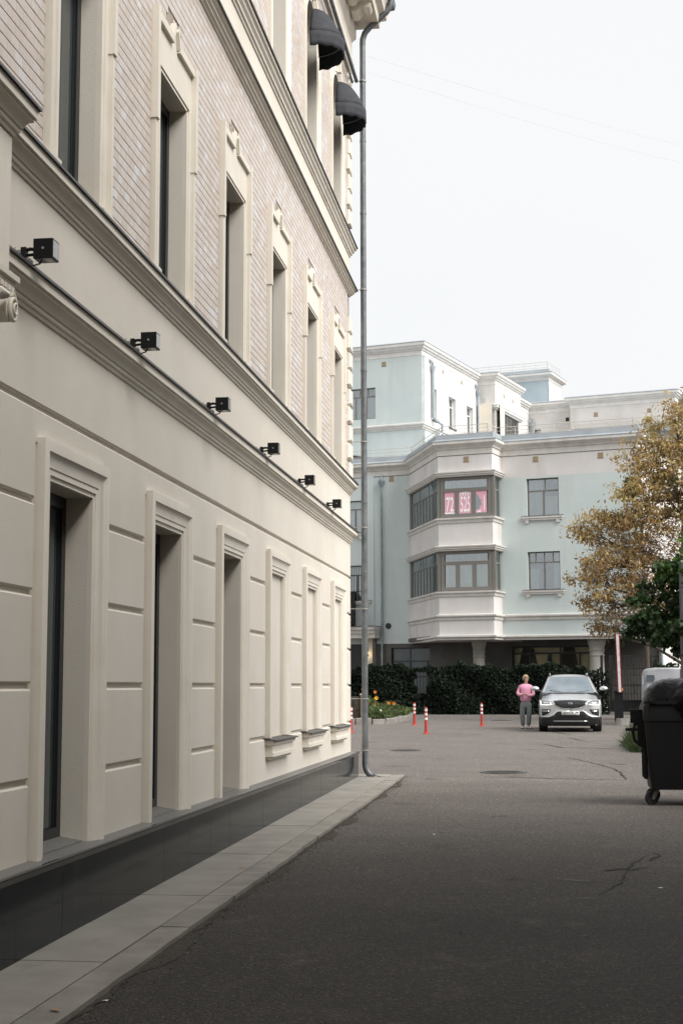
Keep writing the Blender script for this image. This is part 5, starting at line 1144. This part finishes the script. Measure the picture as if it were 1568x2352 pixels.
# barrier: black housing with a raised red and white boom
BR = empty('road_barrier', (2.57, 54.8, zg(54.8)), 'raised red and white barrier boom standing upright in a black housing', 'barrier'); bz = zg(54.8)
mm = MB(); mm.cbox(2.42, 2.72, -55.0, -54.62, bz-.05, bz+1.05, .02) if 0 else mm.box(2.42, 2.72, 54.62, 55.0, bz-.05, bz+1.16); mm.build('housing', BLACK, BR)
mm = MB(); mm.box(2.40, 2.74, 54.60, 55.02, bz+1.16, bz+1.20); mm.build('lid', BLACK, BR)
def boom(x0, x1, y0, y1, za, zb, tilt): 
    return [(x0+tilt, y0, zb), (x1+tilt, y0, zb), (x1+tilt, y1, zb), (x0+tilt, y1, zb), (x0, y0, za), (x1, y0, za), (x1, y1, za), (x0, y1, za)]
BF = [(0, 1, 2, 3), (7, 6, 5, 4), (0, 4, 5, 1), (1, 5, 6, 2), (2, 6, 7, 3), (3, 7, 4, 0)]
RAILRED = M('boom_red', (.22, .018, .02), .5)
mm = MB(); mm.add(boom(2.53, 2.69, 54.54, 54.60, bz+1.14, bz+3.22, -.05), BF); mm.build('boom', RAILRED, BR)
mm = MB(); mm.add(boom(2.565, 2.655, 54.52, 54.54, bz+1.16, bz+3.20, -.05), BF); mm.build('stripe', BWHITE, BR)
mm = MB(); mm.lathe((2.69, 54.6, bz+1.2), [(.03, 0), (.03, .08), (.01, .10)], 10); mm.build('signal_lamp', AMBER, BR)
bo = MB(); P8 = [(2.70+.35*math.cos(t)*(1+.1*math.sin(3*t)), 54.4+.25*math.sin(t)) for t in [k*math.pi/5 for k in range(10)]]
bo.add([(x, y, zg(54)-.05) for x, y in P8]+[(2.75+(x-2.75)*.72, 54.4+(y-54.4)*.7, zg(54)+.24) for x, y in P8], [(k, (k+1) % 10, 10+(k+1) % 10, 10+k) for k in range(10)]+[tuple(range(10, 20))])
tag(bo.build('boulder', CONC, None, loc=(2.75, 54.4, .33)), 'rough grey concrete lump at the foot of the barrier housing', 'boulder')

# waste container with bags
BN = empty('waste_container', (2.05, 21.9, zg(21.9)), 'large black wheeled waste container at the right edge, cut by the frame', 'waste container'); z_ = zg(21.9)
xa, xb, ya, yb = 1.345, 2.73, 21.35, 22.40
mm = MB(); zb_, zt_ = z_+.215, z_+1.40; ins = .085
ring = lambda z, i: [(xa+i+.06, ya+i*.8), (xb-i-.06, ya+i*.8), (xb-i, ya+i*.8+.06), (xb-i, yb-i*.8-.06), (xb-i-.06, yb-i*.8), (xa+i+.06, yb-i*.8), (xa+i, yb-i*.8-.06), (xa+i, ya+i*.8+.06)]
levels = [(zb_, ins), (zb_+.06, ins-.008), (z_+1.15, .008), (z_+1.16, -.006), (z_+1.34, -.006), (z_+1.40, .02), (z_+1.40, .06), (z_+.9, .09)]
mm.grid([[(x, y, z) for x, y in ring(z, i)] for z, i in levels], close=True); mm.add([(x, y, zb_) for x, y in ring(zb_, ins)], [tuple(range(8))]); mm.add([(x, y, z_+.9) for x, y in ring(0, .09)], [tuple(range(8))])
mm.build('tub', BLACK, BN, smooth=35)
for k in range(3): mm = MB(); y = ya+.25+.27*k; mm.box(xa+.0, xa+.05, y-.012, y+.012, z_+.35, z_+1.1); mm.build('rib', BLACK, BN)
mm = MB(); mm.box(xa+.0, xb-.0, ya-.035, ya+.005, z_+1.39, z_+1.43); mm.box(xa+.10, xa+.16, ya-.06, ya+.03, z_+1.40, z_+1.46); mm.build('rim_handle', BLACK, BN)
mm = MB(); mm.box(xa-.20, xa+.03, ya+.36, ya+.44, z_+1.28, z_+1.31); mm.box(xa-.17, xa+.02, ya+.37, ya+.43, z_+1.12, z_+1.28); mm.box(xa-.08, xa+.02, ya+.34, ya+.46, z_+.80, z_+1.14); mm.box(xa-.24, xa-.02, ya+.38, ya+.42, z_+1.01, z_+1.05); mm.build('lifting_arm', BLACK, BN)
mm = MB(); mm.tube([(xa-.04, ya+.4, z_+1.12), (xa-.11, ya+.4, z_+1.1), (xa-.14, ya+.4, z_+1.0), (xa-.12, ya+.4, z_+.88), (xa-.02, ya+.4, z_+.80)], .022, 8); mm.build('trunnion', BLACK, BN)
for x, y, a in ((xa+.13, ya+.20, .5), (xb-.18, ya+.2, -.3), (xa+.2, yb-.2, .2), (xb-.2, yb-.2, 0)):
    wh = empty('castor', (x, y, z_+.1)); wh.parent = BN; wh.location = Vector((x, y, z_+.1))-Vector(BN.location)
    def rot(px, py): return (x+px*math.cos(a)-py*math.sin(a), y+px*math.sin(a)+py*math.cos(a))
    mm = MB(); 
    for s_ in (-.024, .024): 
        c = [rot(.095*math.cos(t)-.03, s_) for t in [2*math.pi*k/20 for k in range(20)]]
    mm.add([(*rot(-.05+.098*math.cos(2*math.pi*k/20), s_), z_+.10+.098*math.sin(2*math.pi*k/20)) for s_ in (-.024, .024) for k in range(20)], [tuple(range(20)), tuple(range(20, 40))[::-1]]+[(k, (k+1) % 20, 20+(k+1) % 20, 20+k) for k in range(20)])
    mm.build('wheel', TYRE, wh)
    mm = MB(); 
    for s_ in (-.036, .032): q4 = [(*rot(-.07, s_), z_+.09), (*rot(-.03, s_), z_+.07), (*rot(.07, s_), z_+.225), (*rot(-.01, s_), z_+.225)]; q5 = [(*rot(-.07, s_+.006), z_+.09), (*rot(-.03, s_+.006), z_+.07), (*rot(.07, s_+.006), z_+.225), (*rot(-.01, s_+.006), z_+.225)]; mm.add(q4+q5, [(0, 1, 2, 3), (7, 6, 5, 4), (0, 4, 5, 1), (1, 5, 6, 2), (2, 6, 7, 3), (3, 7, 4, 0)])
    mm.build('fork', CONC if x < 1.6 else BLACK, wh)
def bag(c, r, seed, label):
    from mathutils import noise as nz
    mm = MB(); rows = []; sv = Vector((seed*3.1, seed*1.7, seed))
    for j in range(41):
        a = math.pi*j/40; row = []
        for k in range(96):
            b = 2*math.pi*k/96; d = Vector((math.sin(a)**.8*math.cos(b), math.sin(a)**.8*math.sin(b), math.cos(a)))
            big = nz.noise(d*1.6+sv)*.10; q = Vector((d.x*2.2+d.z*1.5, d.y*2.2, d.z*5.+d.x*2))+sv
            rd = (1-abs(nz.noise(q*1.1))*2)**3*.035+(1-abs(nz.noise(q*2.6+sv))*2)**3*.012+nz.noise(d*9+sv)*.004
            w_ = 1+big+rd
            row.append((c[0]+r[0]*d.x*w_, c[1]+r[1]*d.y*w_, c[2]+r[2]*d.z*w_))
        rows.append(row)
    mm.grid(rows, close=True); return tag(mm.build('rubbish_bag', BAG, None, smooth=80, loc=tuple(c)), label, 'rubbish bag', 'black bags heaped in the waste container')
bag((1.86, 21.85, z_+1.42), (.50, .45, .32), 3, 'glossy black rubbish bag bulging over the left side of the waste container')
bag((2.15, 21.55, z_+1.38), (.52, .3, .34), 9, 'black rubbish bag in front, lying at the right of the heap in the container')
bag((2.5, 22.0, z_+1.46), (.42, .4, .36), 12, 'black rubbish bag at the back right of the heap, cut by the frame')

# overhead wires
for a, b, lb in (((-3.9, 34, 16.6), (14, 62, 22.4), 'upper thin overhead wire crossing the sky from behind the drainpipe'), ((-3.9, 34, 16.2), (14, 62, 21.6), 'lower thin overhead wire crossing the sky from behind the drainpipe')):
    mm = MB(); n_ = 24; pts = [tuple(Vector(a).lerp(Vector(b), k/n_)-Vector((0, 0, .5*math.sin(math.pi*k/n_)))) for k in range(n_+1)]; mm.tube(pts, .0024, 5)
    tag(mm.build('overhead_wire', M('wire_grey', (.5, .51, .52), .7) if 'wire_grey' not in bpy.data.materials else bpy.data.materials['wire_grey'], None, loc=a), lb, 'wire')
# ================================================================== silver car, seen from the front
CAR = empty('parked_car', (.735, 46.8, zg(47.6)), 'silver family car with its running lights on, facing the camera beside the person', 'car')
LC = dict(base=(0, 0, 0))
def lerp(a, b, t): return a+(b-a)*t
def pl(x, tb):                                   # piecewise linear table
    return float(np.interp(x, [p[0] for p in tb], [p[1] for p in tb]))
HWt = [(.18, .86), (.30, .93), (.45, .965), (.60, .975), (.80, .985), (.95, .972), (1.02, .95), (1.10, .90)]     # half width by height
def nose(x, z):                                  # y of the front surface
    w = pl(z, HWt); u_ = min(1, abs(x)/w)
    y = .05*u_**2+.20*u_**6+.16*max(0, u_-.93)/.07
    y += .10*max(0, (.50-z)/.32)**1.3*.6
    y += .28*max(0, (z-.86)/.18)**1.6*.55
    return y
body = MB()
N_ = 24; xs_ = [-1+2*k/N_ for k in range(N_+1)]
rows = []
for z in (.20, .26, .34, .42, .50, .58, .66, .74, .82, .88, .94, .985, 1.015): rows.append([(u_*pl(z, HWt), nose(u_*pl(z, HWt), z), z) for u_ in xs_])
# bonnet
for k, (y, zc, hw) in enumerate(((.32, 1.045, .93), (.55, 1.10, .915), (.85, 1.15, .90), (1.15, 1.20, .89), (1.32, 1.245, .88))):
    rows.append([(u_*hw, y+.10*u_**4, zc-.045*u_**2-.10*abs(u_)**7+.022*math.exp(-((abs(u_)-.62)/.10)**2)) for u_ in xs_])
body.grid(rows)
# flanks and tail
def flank(sg):
    r = []
    for y in (.32, .6, 1.0, 1.4, 2.2, 3.2, 4.0, 4.4, 4.62):
        nar = pl(y, [(0, .96), (.5, 1), (3.8, 1), (4.62, .90)]); top = pl(y, [(.32, .99), (1.2, 1.10), (1.5, 1.22), (3.8, 1.30), (4.62, 1.28)])
        rr = []
        for k in range(9):
            z = .24+(top-.24)*k/8; w_ = .90+.085*math.sin(min(1, (z-.1)/.75)*math.pi*.5)-.06*max(0, (z-.95)/.35); rr.append((sg*w_*nar, y, z))
        r.append(rr)
    body.grid(r); return r
fl = flank(-1); fr_ = flank(1)
body.grid([[tuple(p) for p in fl[-1]], [(-p[0]*-.8*-1*-1 if 0 else p[0]*.6, 4.70, p[2]) for p in fl[-1]], [(p[0]*.6, 4.70, p[2]) for p in fr_[-1]], fr_[-1]])
# roof shell and pillars
roof = []
for y, z, hw in ((2.02, 1.755, .60), (2.2, 1.80, .625), (2.6, 1.825, .64), (3.2, 1.82, .64), (3.9, 1.76, .63), (4.2, 1.69, .60), (4.6, 1.30, .72)):
    roof.append([(u_*hw, y, z-.035*u_**2-.05*abs(u_)**8) for u_ in xs_])
body.grid(roof)
for sg in (-1, 1):                                # A pillars and roof side rails into the shoulder
    body.add([(sg*.86, 1.22, 1.24), (sg*.79, 1.20, 1.255), (sg*.605, 2.03, 1.752), (sg*.655, 2.08, 1.725)], [(0, 1, 2, 3)])
    body.add([(sg*.91, 1.3, 1.20), (sg*.86, 1.22, 1.24), (sg*.655, 2.08, 1.725), (sg*.70, 2.12, 1.67)], [(0, 1, 2, 3)])
    body.add([(sg*.655, 2.08, 1.725), (sg*.64, 2.6, 1.785), (sg*.64, 3.9, 1.715), (sg*.70, 3.95, 1.63), (sg*.72, 2.12, 1.66)], [(0, 1, 2, 3, 4)])
    body.add([(sg*.64, 3.9, 1.70), (sg*.70, 3.9, 1.62), (sg*.90, 4.45, 1.28), (sg*.72, 4.6, 1.30)], [(0, 1, 2, 3)])
body.build('body', CARPAINT, CAR, smooth=38, **LC)
g = MB(); g.grid([[(u_*lerp(.79, .605, t), lerp(1.21, 2.03, t)-.06*(1-u_**2)-.03, lerp(1.235, 1.755, t)-.012*u_**2+.02*math.sin(t*math.pi)) for u_ in xs_] for t in (0, .2, .4, .6, .8, 1)]); g.build('windscreen', CARGLASS, CAR, smooth=50, **LC)
for sg in (-1, 1):
    g = MB(); g.add([(sg*.915, 1.42, 1.24), (sg*.73, 2.14, 1.655), (sg*.735, 3.85, 1.62), (sg*.925, 4.2, 1.30)], [(0, 1, 2, 3)]); g.build('side_window', CARGLASS, CAR, **LC)
    g = MB(); g.tube([(sg*.60, 2.1, 1.80), (sg*.61, 2.3, 1.855), (sg*.61, 3.6, 1.855), (sg*.60, 3.85, 1.79)], .018, 7); g.build('roof_rail', CARPAINT, CAR, smooth=50, **LC)
def on_nose(x, z, off): return (x, nose(x, z)-off, z)
def patch(name, top, bot, mat, off=.008, depth=.0, parent=None, nsub=4):      # strip between two polylines of (x, z)
    g = MB(); rr = [[on_nose(lerp(a[0], b[0], j/nsub), lerp(a[1], b[1], j/nsub), off) for a, b in zip(top, bot)] for j in range(nsub+1)]
    g.grid(rr); n = len(top)
    o = g.build(name, mat, parent or CAR, smooth=50, **LC); s_ = o.modifiers.new('t', 'SOLIDIFY'); s_.thickness = .012; s_.offset = 0; return o
def dens(pts, n=5):
    out = []
    for a, b in zip(pts, pts[1:]): out += [(lerp(a[0], b[0], k/n), lerp(a[1], b[1], k/n)) for k in range(n)]
    return out+[pts[-1]]
def mir(pts): return [(-x, z) for x, z in pts]
# lower black apron, grille, lights
patch('lower_apron', dens([(-.968, .47), (-.52, .50), (-.42, .655), (0, .66), (.42, .655), (.52, .50), (.968, .47)], 6), dens([(-.89, .20), (-.5, .20), (-.4, .20), (0, .20), (.4, .20), (.5, .20), (.89, .20)], 6), CARBLACK, .006)
gt_, gb_ = dens([(-.52, .965), (-.30, .990), (0, .995), (.30, .990), (.52, .965)], 5), dens([(-.46, .855), (-.26, .765), (0, .735), (.26, .765), (.46, .855)], 5)
patch('grille_surround', [(x*1.035, z+.018) for x, z in gt_], [(x*1.035, z-.020) for x, z in gb_], CHROME, .010)
patch('grille', gt_, gb_, CARBLACK, .024)
for t_ in (.22, .42, .62, .82): patch('grille_bar', [(lerp(a[0], b[0], t_)*.86, lerp(a[1], b[1], t_)) for a, b in zip(gt_, gb_)], [(lerp(a[0], b[0], t_+.05)*.86, lerp(a[1], b[1], t_+.05)) for a, b in zip(gt_, gb_)], M('grille_grey', (.09, .09, .095), .35, metal=.5) if t_ < .3 else bpy.data.materials['grille_grey'], .034, nsub=1)
patch('emblem', [(-.07, .925), (0, .93), (.07, .925)], [(-.06, .865), (0, .855), (.06, .865)], CHROME, .045, nsub=1)
patch('emblem_field', [(-.055, .915), (0, .918), (.055, .915)], [(-.048, .875), (0, .868), (.048, .875)], DARKGLASS, .053, nsub=1)
for sg in (1, -1):
    fx = (lambda p: p) if sg > 0 else mir
    patch('headlight', fx(dens([(.545, .93), (.70, .985), (.93, 1.0)])), fx(dens([(.56, .855), (.72, .84), (.935, .85)])), HEADGLASS, .010)
    patch('headlight_lens', fx(dens([(.60, .925), (.72, .955), (.84, .965)], 3)), fx(dens([(.60, .885), (.72, .885), (.84, .89)], 3)), CHROME, .022, nsub=1)
    patch('running_light', fx(dens([(.565, .880), (.72, .868), (.90, .875)], 4)), fx(dens([(.57, .852), (.72, .836), (.92, .845)], 4)), DRL, .024, nsub=1)
    patch('running_light', fx([(.912, .985), (.935, .98)]), fx([(.905, .85), (.938, .85)]), DRL, .025, nsub=3)
    patch('fog_recess', fx(dens([(.60, .715), (.90, .715)], 4)), fx(dens([(.68, .58), (.60+.28, .50)], 4)), CARBLACK, .012)
    patch('fog_bar', fx(dens([(.66, .665), (.89, .67)], 3)), fx(dens([(.665, .645), (.89, .648)], 3)), CHROME, .026, nsub=1)
    patch('bumper_blade', fx(dens([(.02, .672), (.42, .675), (.58, .56), (.70, .50), (.93, .505)], 4)), fx(dens([(.02, .645), (.40, .64), (.53, .515), (.67, .462), (.93, .468)], 4)), CARPAINT, .026, nsub=1)
    # mirrors
    g = MB(); rr = []
    for j in range(9):
        a = math.pi*j/8; rr.append([(sg*(1.10+.135*math.cos(a)), 1.42+.09*math.sin(a)*math.cos(2*math.pi*k/14), 1.36+.082*math.sin(a)*math.sin(2*math.pi*k/14)*(1 if math.sin(2*math.pi*k/14) > 0 else .75)) for k in range(14)])
    g.grid(rr, close=True); mr = g.build('mirror', CARPAINT, CAR, smooth=60, **LC)
    g = MB(); g.tube([(sg*.90, 1.46, 1.27), (sg*1.02, 1.44, 1.30)], .03, 8); g.build('mirror_stalk', CARBLACK, mr, base=(0, 0, 0))
    for y in (.92, 3.62):
        g = MB(); n = 28; prof = [(.20, -.135), (.33, -.14), (.365, -.12), (.368, .12), (.33, .14), (.20, .135)]
        rr = [[(sg*.85+h, y+r_*math.cos(2*math.pi*k/n), .366+r_*math.sin(2*math.pi*k/n)) for k in range(n)] for r_, h in prof]; g.grid(rr, close=True)
        wh = g.build('wheel', TYRE, CAR, smooth=40, **LC)
        g = MB(); rr = [[(sg*.85+h, y+r_*math.cos(2*math.pi*k/n), .366+r_*math.sin(2*math.pi*k/n)) for k in range(n)] for r_, h in [(.22, -.08), (.23, sg*.07), (.05, sg*.05)]]; g.grid(rr, close=True); g.build('rim', CHROME, wh, base=(0, 0, 0))
patch('skid_strip', dens([(-.55, .355), (.55, .355)], 8), dens([(-.54, .335), (.54, .335)], 8), CHROME, .018, nsub=1)
patch('number_plate', dens([(-.28, .655), (.28, .655)], 4), dens([(-.28, .535), (.28, .535)], 4), PLATE, .045, nsub=1)
for body_, x, sz, sx in (('T075TP', -.065, .105, .92), ('797', .205, .075, .95)):
    o = text_obj('plate_lettering', body_, PRINT, sz, CAR, (x, nose(x, .6)-.055, .597 if sz > .08 else .607), (rad(90), 0, 0), sx, .001, .0015)
g = MB(); g.box(-.80, .80, .5, 4.2, .18, .42); g.box(-.86, .86, 1.3, 3.2, .18, .36); g.build('underbody', CARBLACK, CAR, base=(0, 0, 0))
for sg in (-1, 1):
    g = MB(); g.tube([(sg*.03, 1.15, 1.235), (sg*.35, 1.17, 1.262), (sg*.62, 1.25, 1.30)], .009, 5); g.build('wiper', CARBLACK, CAR, **LC)
g = MB(); g.grid([[(.40+.10*math.cos(b)*math.sin(a), 1.75+.08*math.sin(b)*math.sin(a), 1.42+.13*math.cos(a)) for b in [2*math.pi*k/10 for k in range(10)]] for a in [math.pi*j/6 for j in range(7)]], close=True); g.build('seat_headrest', CARBLACK, CAR, **LC)

CAR.scale = (.97, .97, .97)
# white van far right behind the waste container
VN = empty('white_van', (6.0, 61.5, zg(61)), 'dirty white van cab standing behind the waste container at the right edge', 'van'); vz = zg(61)
def vsec(i): return [(3.86+i, vz+.5), (3.86+i, vz+1.25), (3.88+i, vz+1.78), (3.93+i, vz+1.96), (4.05+i, vz+2.04), (4.3, vz+2.07), (9.2, vz+2.05), (9.3, vz+1.9), (9.3, vz+.5)]
g = MB(); s0 = vsec(0); rr = []
for y, i, dz in ((60.9, .10, -.06), (60.96, .02, -.015), (61.1, 0, 0), (62.6, 0, 0), (62.8, .06, -.04)): rr.append([(x+(i if x < 5 else -i), y, z+dz*(z > vz+1.9)) for x, z in s0])
g.grid(rr, close=True); n = len(s0); g.add([tuple(p) for p in rr[0]], [tuple(range(n))]); g.add([tuple(p) for p in rr[-1]], [tuple(range(n))[::-1]]); g.build('body', VAN, VN, smooth=30)
g = MB(); g.prism([(3.95, vz+1.52), (4.22, vz+1.50), (4.27, vz+1.60), (4.27, vz+1.74), (4.22, vz+1.78), (3.97, vz+1.78)], 60.86, 60.905); g.build('side_window', CARGLASS, VN)
g = MB(); g.box(3.78, 3.84, 60.80, 60.95, vz+1.42, vz+1.74); g.build('mirror', VAN, VN, smooth=30)
g = MB(); g.box(5.28, 5.295, 60.885, 60.9, vz+.6, vz+2.03); g.box(4.6, 9.2, 60.885, 60.9, vz+1.30, vz+1.315); g.build('door_seam', CARBLACK, VN)
for x in (4.9, 8.2): g = MB(); g.add([(x+.36*math.cos(2*math.pi*k/20), y, vz+.36+.36*math.sin(2*math.pi*k/20)) for y in (60.85, 61.1) for k in range(20)], [tuple(range(20)), tuple(range(20, 40))[::-1]]+[(k, (k+1) % 20, 20+(k+1) % 20, 20+k) for k in range(20)]); g.build('wheel', TYRE, VN)

# ================================================================== the person
PX, PY = -.655, 50.1
PE = empty('person', (PX, PY, zg(PY)), 'short-haired blond person in a pink sweater and grey jeans, standing beside the silver car', 'person')
def skinobj(name, V, Ed, R, mat, parent, levels=2, root=0, smooth=True):
    me = bpy.data.meshes.new(name); me.from_pydata(V, Ed, []); me.materials.append(mat)
    o = bpy.data.objects.new(name, me); COL.objects.link(o); o.parent = parent
    md = o.modifiers.new('skin', 'SKIN'); md.use_smooth_shade = True
    for i, v in enumerate(me.skin_vertices[0].data): v.radius = R[i] if isinstance(R[i], tuple) else (R[i], R[i]); v.use_root = (i == root)
    sb = o.modifiers.new('sub', 'SUBSURF'); sb.levels = levels; sb.render_levels = levels
    return o
def chain(defs):
    V, Ed, R, idx = [], [], [], {}
    for k, p, r, par in defs:
        idx[k] = len(V); V.append(p); R.append(r)
        if par: Ed.append((idx[par], idx[k]))
    return V, Ed, R
# local: x to the right of the picture, -y towards the camera
hands = [('pel', (0, 0, .93), (.12, .09), None), ('wa', (0, 0, 1.08), (.11, .085), 'pel'), ('ch', (0, .0, 1.28), (.13, .09), 'wa'), ('nk0', (0, .01, 1.44), (.075, .06), 'ch'), ('nk', (.012, -.005, 1.50), (.048, .05), 'nk0'),
  ('j', (.02, -.02, 1.565), (.058, .066), 'nk'), ('hd', (.022, -.02, 1.63), (.072, .086), 'j'), ('tp', (.02, -.01, 1.70), (.055, .066), 'hd'),
  ('sl', (-.16, .01, 1.38), .05, 'ch'), ('el', (-.245, -.03, 1.15), .038, 'sl'), ('wl', (-.09, -.20, 1.12), .028, 'el'), ('hl', (-.035, -.225, 1.135), (.035, .022), 'wl'),
  ('sr', (.16, .01, 1.38), .05, 'ch'), ('er', (.245, -.04, 1.14), .038, 'sr'), ('wr', (.12, -.21, 1.085), .028, 'er'), ('hr', (.065, -.235, 1.075), (.034, .022), 'wr'),
  ('tl', (-.09, 0, .80), .08, 'pel'), ('kl', (-.095, -.02, .48), .055, 'tl'), ('al', (-.10, .02, .10), .04, 'kl'), ('fl', (-.125, -.10, .045), (.038, .03), 'al'),
  ('tr', (.09, 0, .80), .08, 'pel'), ('kr', (.085, -.05, .48), .055, 'tr'), ('ar', (.07, -.03, .10), .04, 'kr'), ('fr', (.135, -.15, .045), (.038, .03), 'ar')]
V, Ed, R = chain(hands); bd_ = skinobj('body', V, Ed, R, SKIN, PE)
for nm, base, dirs in (('hand', (-.035, -.228, 1.135), [(1, -.15, .35, .060), (1, -.25, .12, .070), (1, -.3, -.12, .068), (1, -.3, -.38, .055), (.3, -.4, .9, .05)]), ('hand', (.065, -.238, 1.075), [(-1, -.2, .35, .058), (-1, -.3, .1, .068), (-1, -.3, -.15, .065), (-1, -.3, -.4, .053), (-.3, -.4, .9, .048)])):
    for dx, dy, dz, l in dirs:
        n_ = Vector((dx, dy, dz)).normalized(); b_ = Vector(base); s_ = 1 if dx > 0 else -1
        p0 = b_+Vector((0, 0, dz*.022)); p1 = p0+n_*l*.55; p2 = p1+(n_+Vector((0, .5, -.5))).normalized()*l*.5
        V, Ed, R = chain([('a', tuple(p0), .0085, None), ('b', tuple(p1), .0085, 'a'), ('c', tuple(p2), .007, 'b')]); skinobj('finger', V, Ed, R, SKIN, bd_, 1)
# face: nose, eyes, mouth, ears on a head turned to the right of the picture
hc = Vector((.022, -.02, 1.625)); fdir = Vector((.62, -.78, -.06)).normalized(); fright = Vector((-fdir.y, fdir.x, 0)).normalized()*-1
def face(a, b, c): return hc+fdir*a+fright*b+Vector((0, 0, c))
g = MB(); g.add([tuple(face(.082, 0, .02)), tuple(face(.083, .015, -.03)), tuple(face(.083, -.015, -.03)), tuple(face(.110, 0, -.022)), tuple(face(.09, 0, .0))], [(0, 4, 1), (0, 2, 4), (4, 3, 1), (4, 2, 3), (1, 3, 2)]); g.build('nose', SKIN, PE, base=(0, 0, 0), smooth=80)
for s_ in (-1, 1):
    g = MB(); c_ = face(.078, .032*s_, .012); g.lathe((0, 0, 0), [(.001, -.009), (.007, -.006), (.009, 0), (.007, .006), (.001, .009)], 8); e_ = g.build('eye', PRINT, PE, base=(0, 0, 0)); e_.location = c_
    g = MB(); g.tube([tuple(face(.084, .016*s_, .028)), tuple(face(.083, .033*s_, .034)), tuple(face(.074, .048*s_, .027))], .004, 5); g.build('eyebrow', HAIR, PE, base=(0, 0, 0))
    g = MB(); g.grid([[tuple(face(-.005+.010*math.sin(a)*math.cos(b), .082*s_+.008*math.cos(a)*s_, .0+.028*math.sin(a)*math.sin(b))) for b in [2*math.pi*k/8 for k in range(8)]] for a in [math.pi*j/5 for j in range(6)]], close=True); g.build('ear', SKIN, PE, base=(0, 0, 0), smooth=60)
g = MB(); g.tube([tuple(face(.080, -.022, -.055)), tuple(face(.087, 0, -.053)), tuple(face(.080, .022, -.055))], .005, 6); g.build('mouth', FLOWP, PE, base=(0, 0, 0))
# hair: cap of short tousled locks
g = MB(); rr = []
for j in range(12):
    a = math.pi*.66*j/11; row = []
    for k in range(30):
        b = 2*math.pi*k/30; d_ = Vector((math.cos(b), math.sin(b), 0)); fr2 = d_.dot(Vector((fdir.x, fdir.y, 0)).normalized()); lim = 1.0 if fr2 < .45 else .56
        aa = a*lim; w_ = 1+.03*math.sin(9*b+5*a)+.025*math.sin(17*b+3*a)
        row.append((hc.x-.004-.012*fdir.x+.092*math.sin(aa)*d_.x*w_, hc.y-.012*fdir.y+.102*math.sin(aa)*d_.y*w_, hc.z+.018+.112*math.cos(aa)*w_))
    rr.append(row)
g.grid(rr, close=True); o = g.build('hair', HAIR, PE, base=(0, 0, 0), smooth=70); s_ = o.modifiers.new('t', 'SOLIDIFY'); s_.thickness = .014
sw = [('w', (0, 0, .84), (.205, .15), None), ('w2', (0, -.005, 1.04), (.195, .145), 'w'), ('c', (0, -.01, 1.25), (.178, .13), 'w2'), ('u', (0, .0, 1.36), (.15, .10), 'c'), ('n', (.005, .005, 1.475), (.078, .07), 'u'),
  ('sl', (-.175, .01, 1.36), .070, 'u'), ('ml', (-.225, .0, 1.25), .066, 'sl'), ('el', (-.262, -.03, 1.14), .062, 'ml'), ('fl', (-.18, -.13, 1.10), .055, 'el'), ('wl', (-.085, -.195, 1.12), .042, 'fl'),
  ('sr', (.175, .01, 1.36), .070, 'u'), ('mr', (.225, .0, 1.25), .066, 'sr'), ('er', (.262, -.04, 1.13), .062, 'mr'), ('f2', (.19, -.14, 1.09), .055, 'er'), ('wr', (.12, -.205, 1.085), .042, 'f2')]
V, Ed, R = chain(sw); skinobj('sweater', V, Ed, R, KNIT, PE)
tr_ = [('p', (0, 0, .93), (.165, .12), None), ('p2', (0, 0, .84), (.175, .125), 'p'), ('tl', (-.105, 0, .72), (.108, .105), 'p2'), ('kl', (-.115, -.02, .48), (.092, .088), 'tl'), ('cl', (-.11, -.005, .28), (.080, .080), 'kl'), ('al', (-.10, .0, .10), (.070, .076), 'cl'),
  ('tr', (.105, -.01, .72), (.108, .105), 'p2'), ('kr', (.105, -.05, .48), (.092, .088), 'tr'), ('cr', (.095, -.045, .28), (.080, .080), 'kr'), ('ar', (.075, -.04, .11), (.070, .076), 'cr')]
V, Ed, R = chain(tr_); skinobj('jeans', V, Ed, R, JEANS, PE)
for V_, nm in (([('h', (-.10, .05, .045), (.036, .034), None), ('m', (-.11, -.03, .045), (.042, .038), 'h'), ('t', (-.13, -.13, .035), (.040, .026), 'm')], 'shoe'), ([('h', (.06, .0, .045), (.036, .034), None), ('m', (.10, -.08, .045), (.042, .038), 'h'), ('t', (.165, -.17, .035), (.040, .026), 'm')], 'shoe')):
    V, Ed, R = chain(V_); sh_ = skinobj(nm, V, Ed, R, SHOE, PE)
    p, q_ = Vector(V[0]), Vector(V[2]); g = MB(); d_ = (q_-p).normalized(); n_ = Vector((-d_.y, d_.x, 0))*.042
    P4 = [p-d_*.03+n_*.8, q_+d_*.035+n_*.7, q_+d_*.035-n_*.7, p-d_*.03-n_*.8]; g.add([(v.x, v.y, 0.0) for v in P4]+[(v.x, v.y, .022) for v in P4], [(0, 1, 2, 3), (7, 6, 5, 4), (0, 4, 5, 1), (1, 5, 6, 2), (2, 6, 7, 3), (3, 7, 4, 0)]); g.build('sole', TYRE, sh_, base=(0, 0, 0))
ph = MB(); ph.box(.0, .05, -.275, -.262, 1.09, 1.115); tag(ph.build('keys', CARBLACK, None, loc=(0, 0, 0), base=(0, 0, 0)), 'small dark object held in the hands of the person in pink', 'keys').location = (PX, PY, zg(PY))
PE.scale = (1.0, 1.0, 1.0)
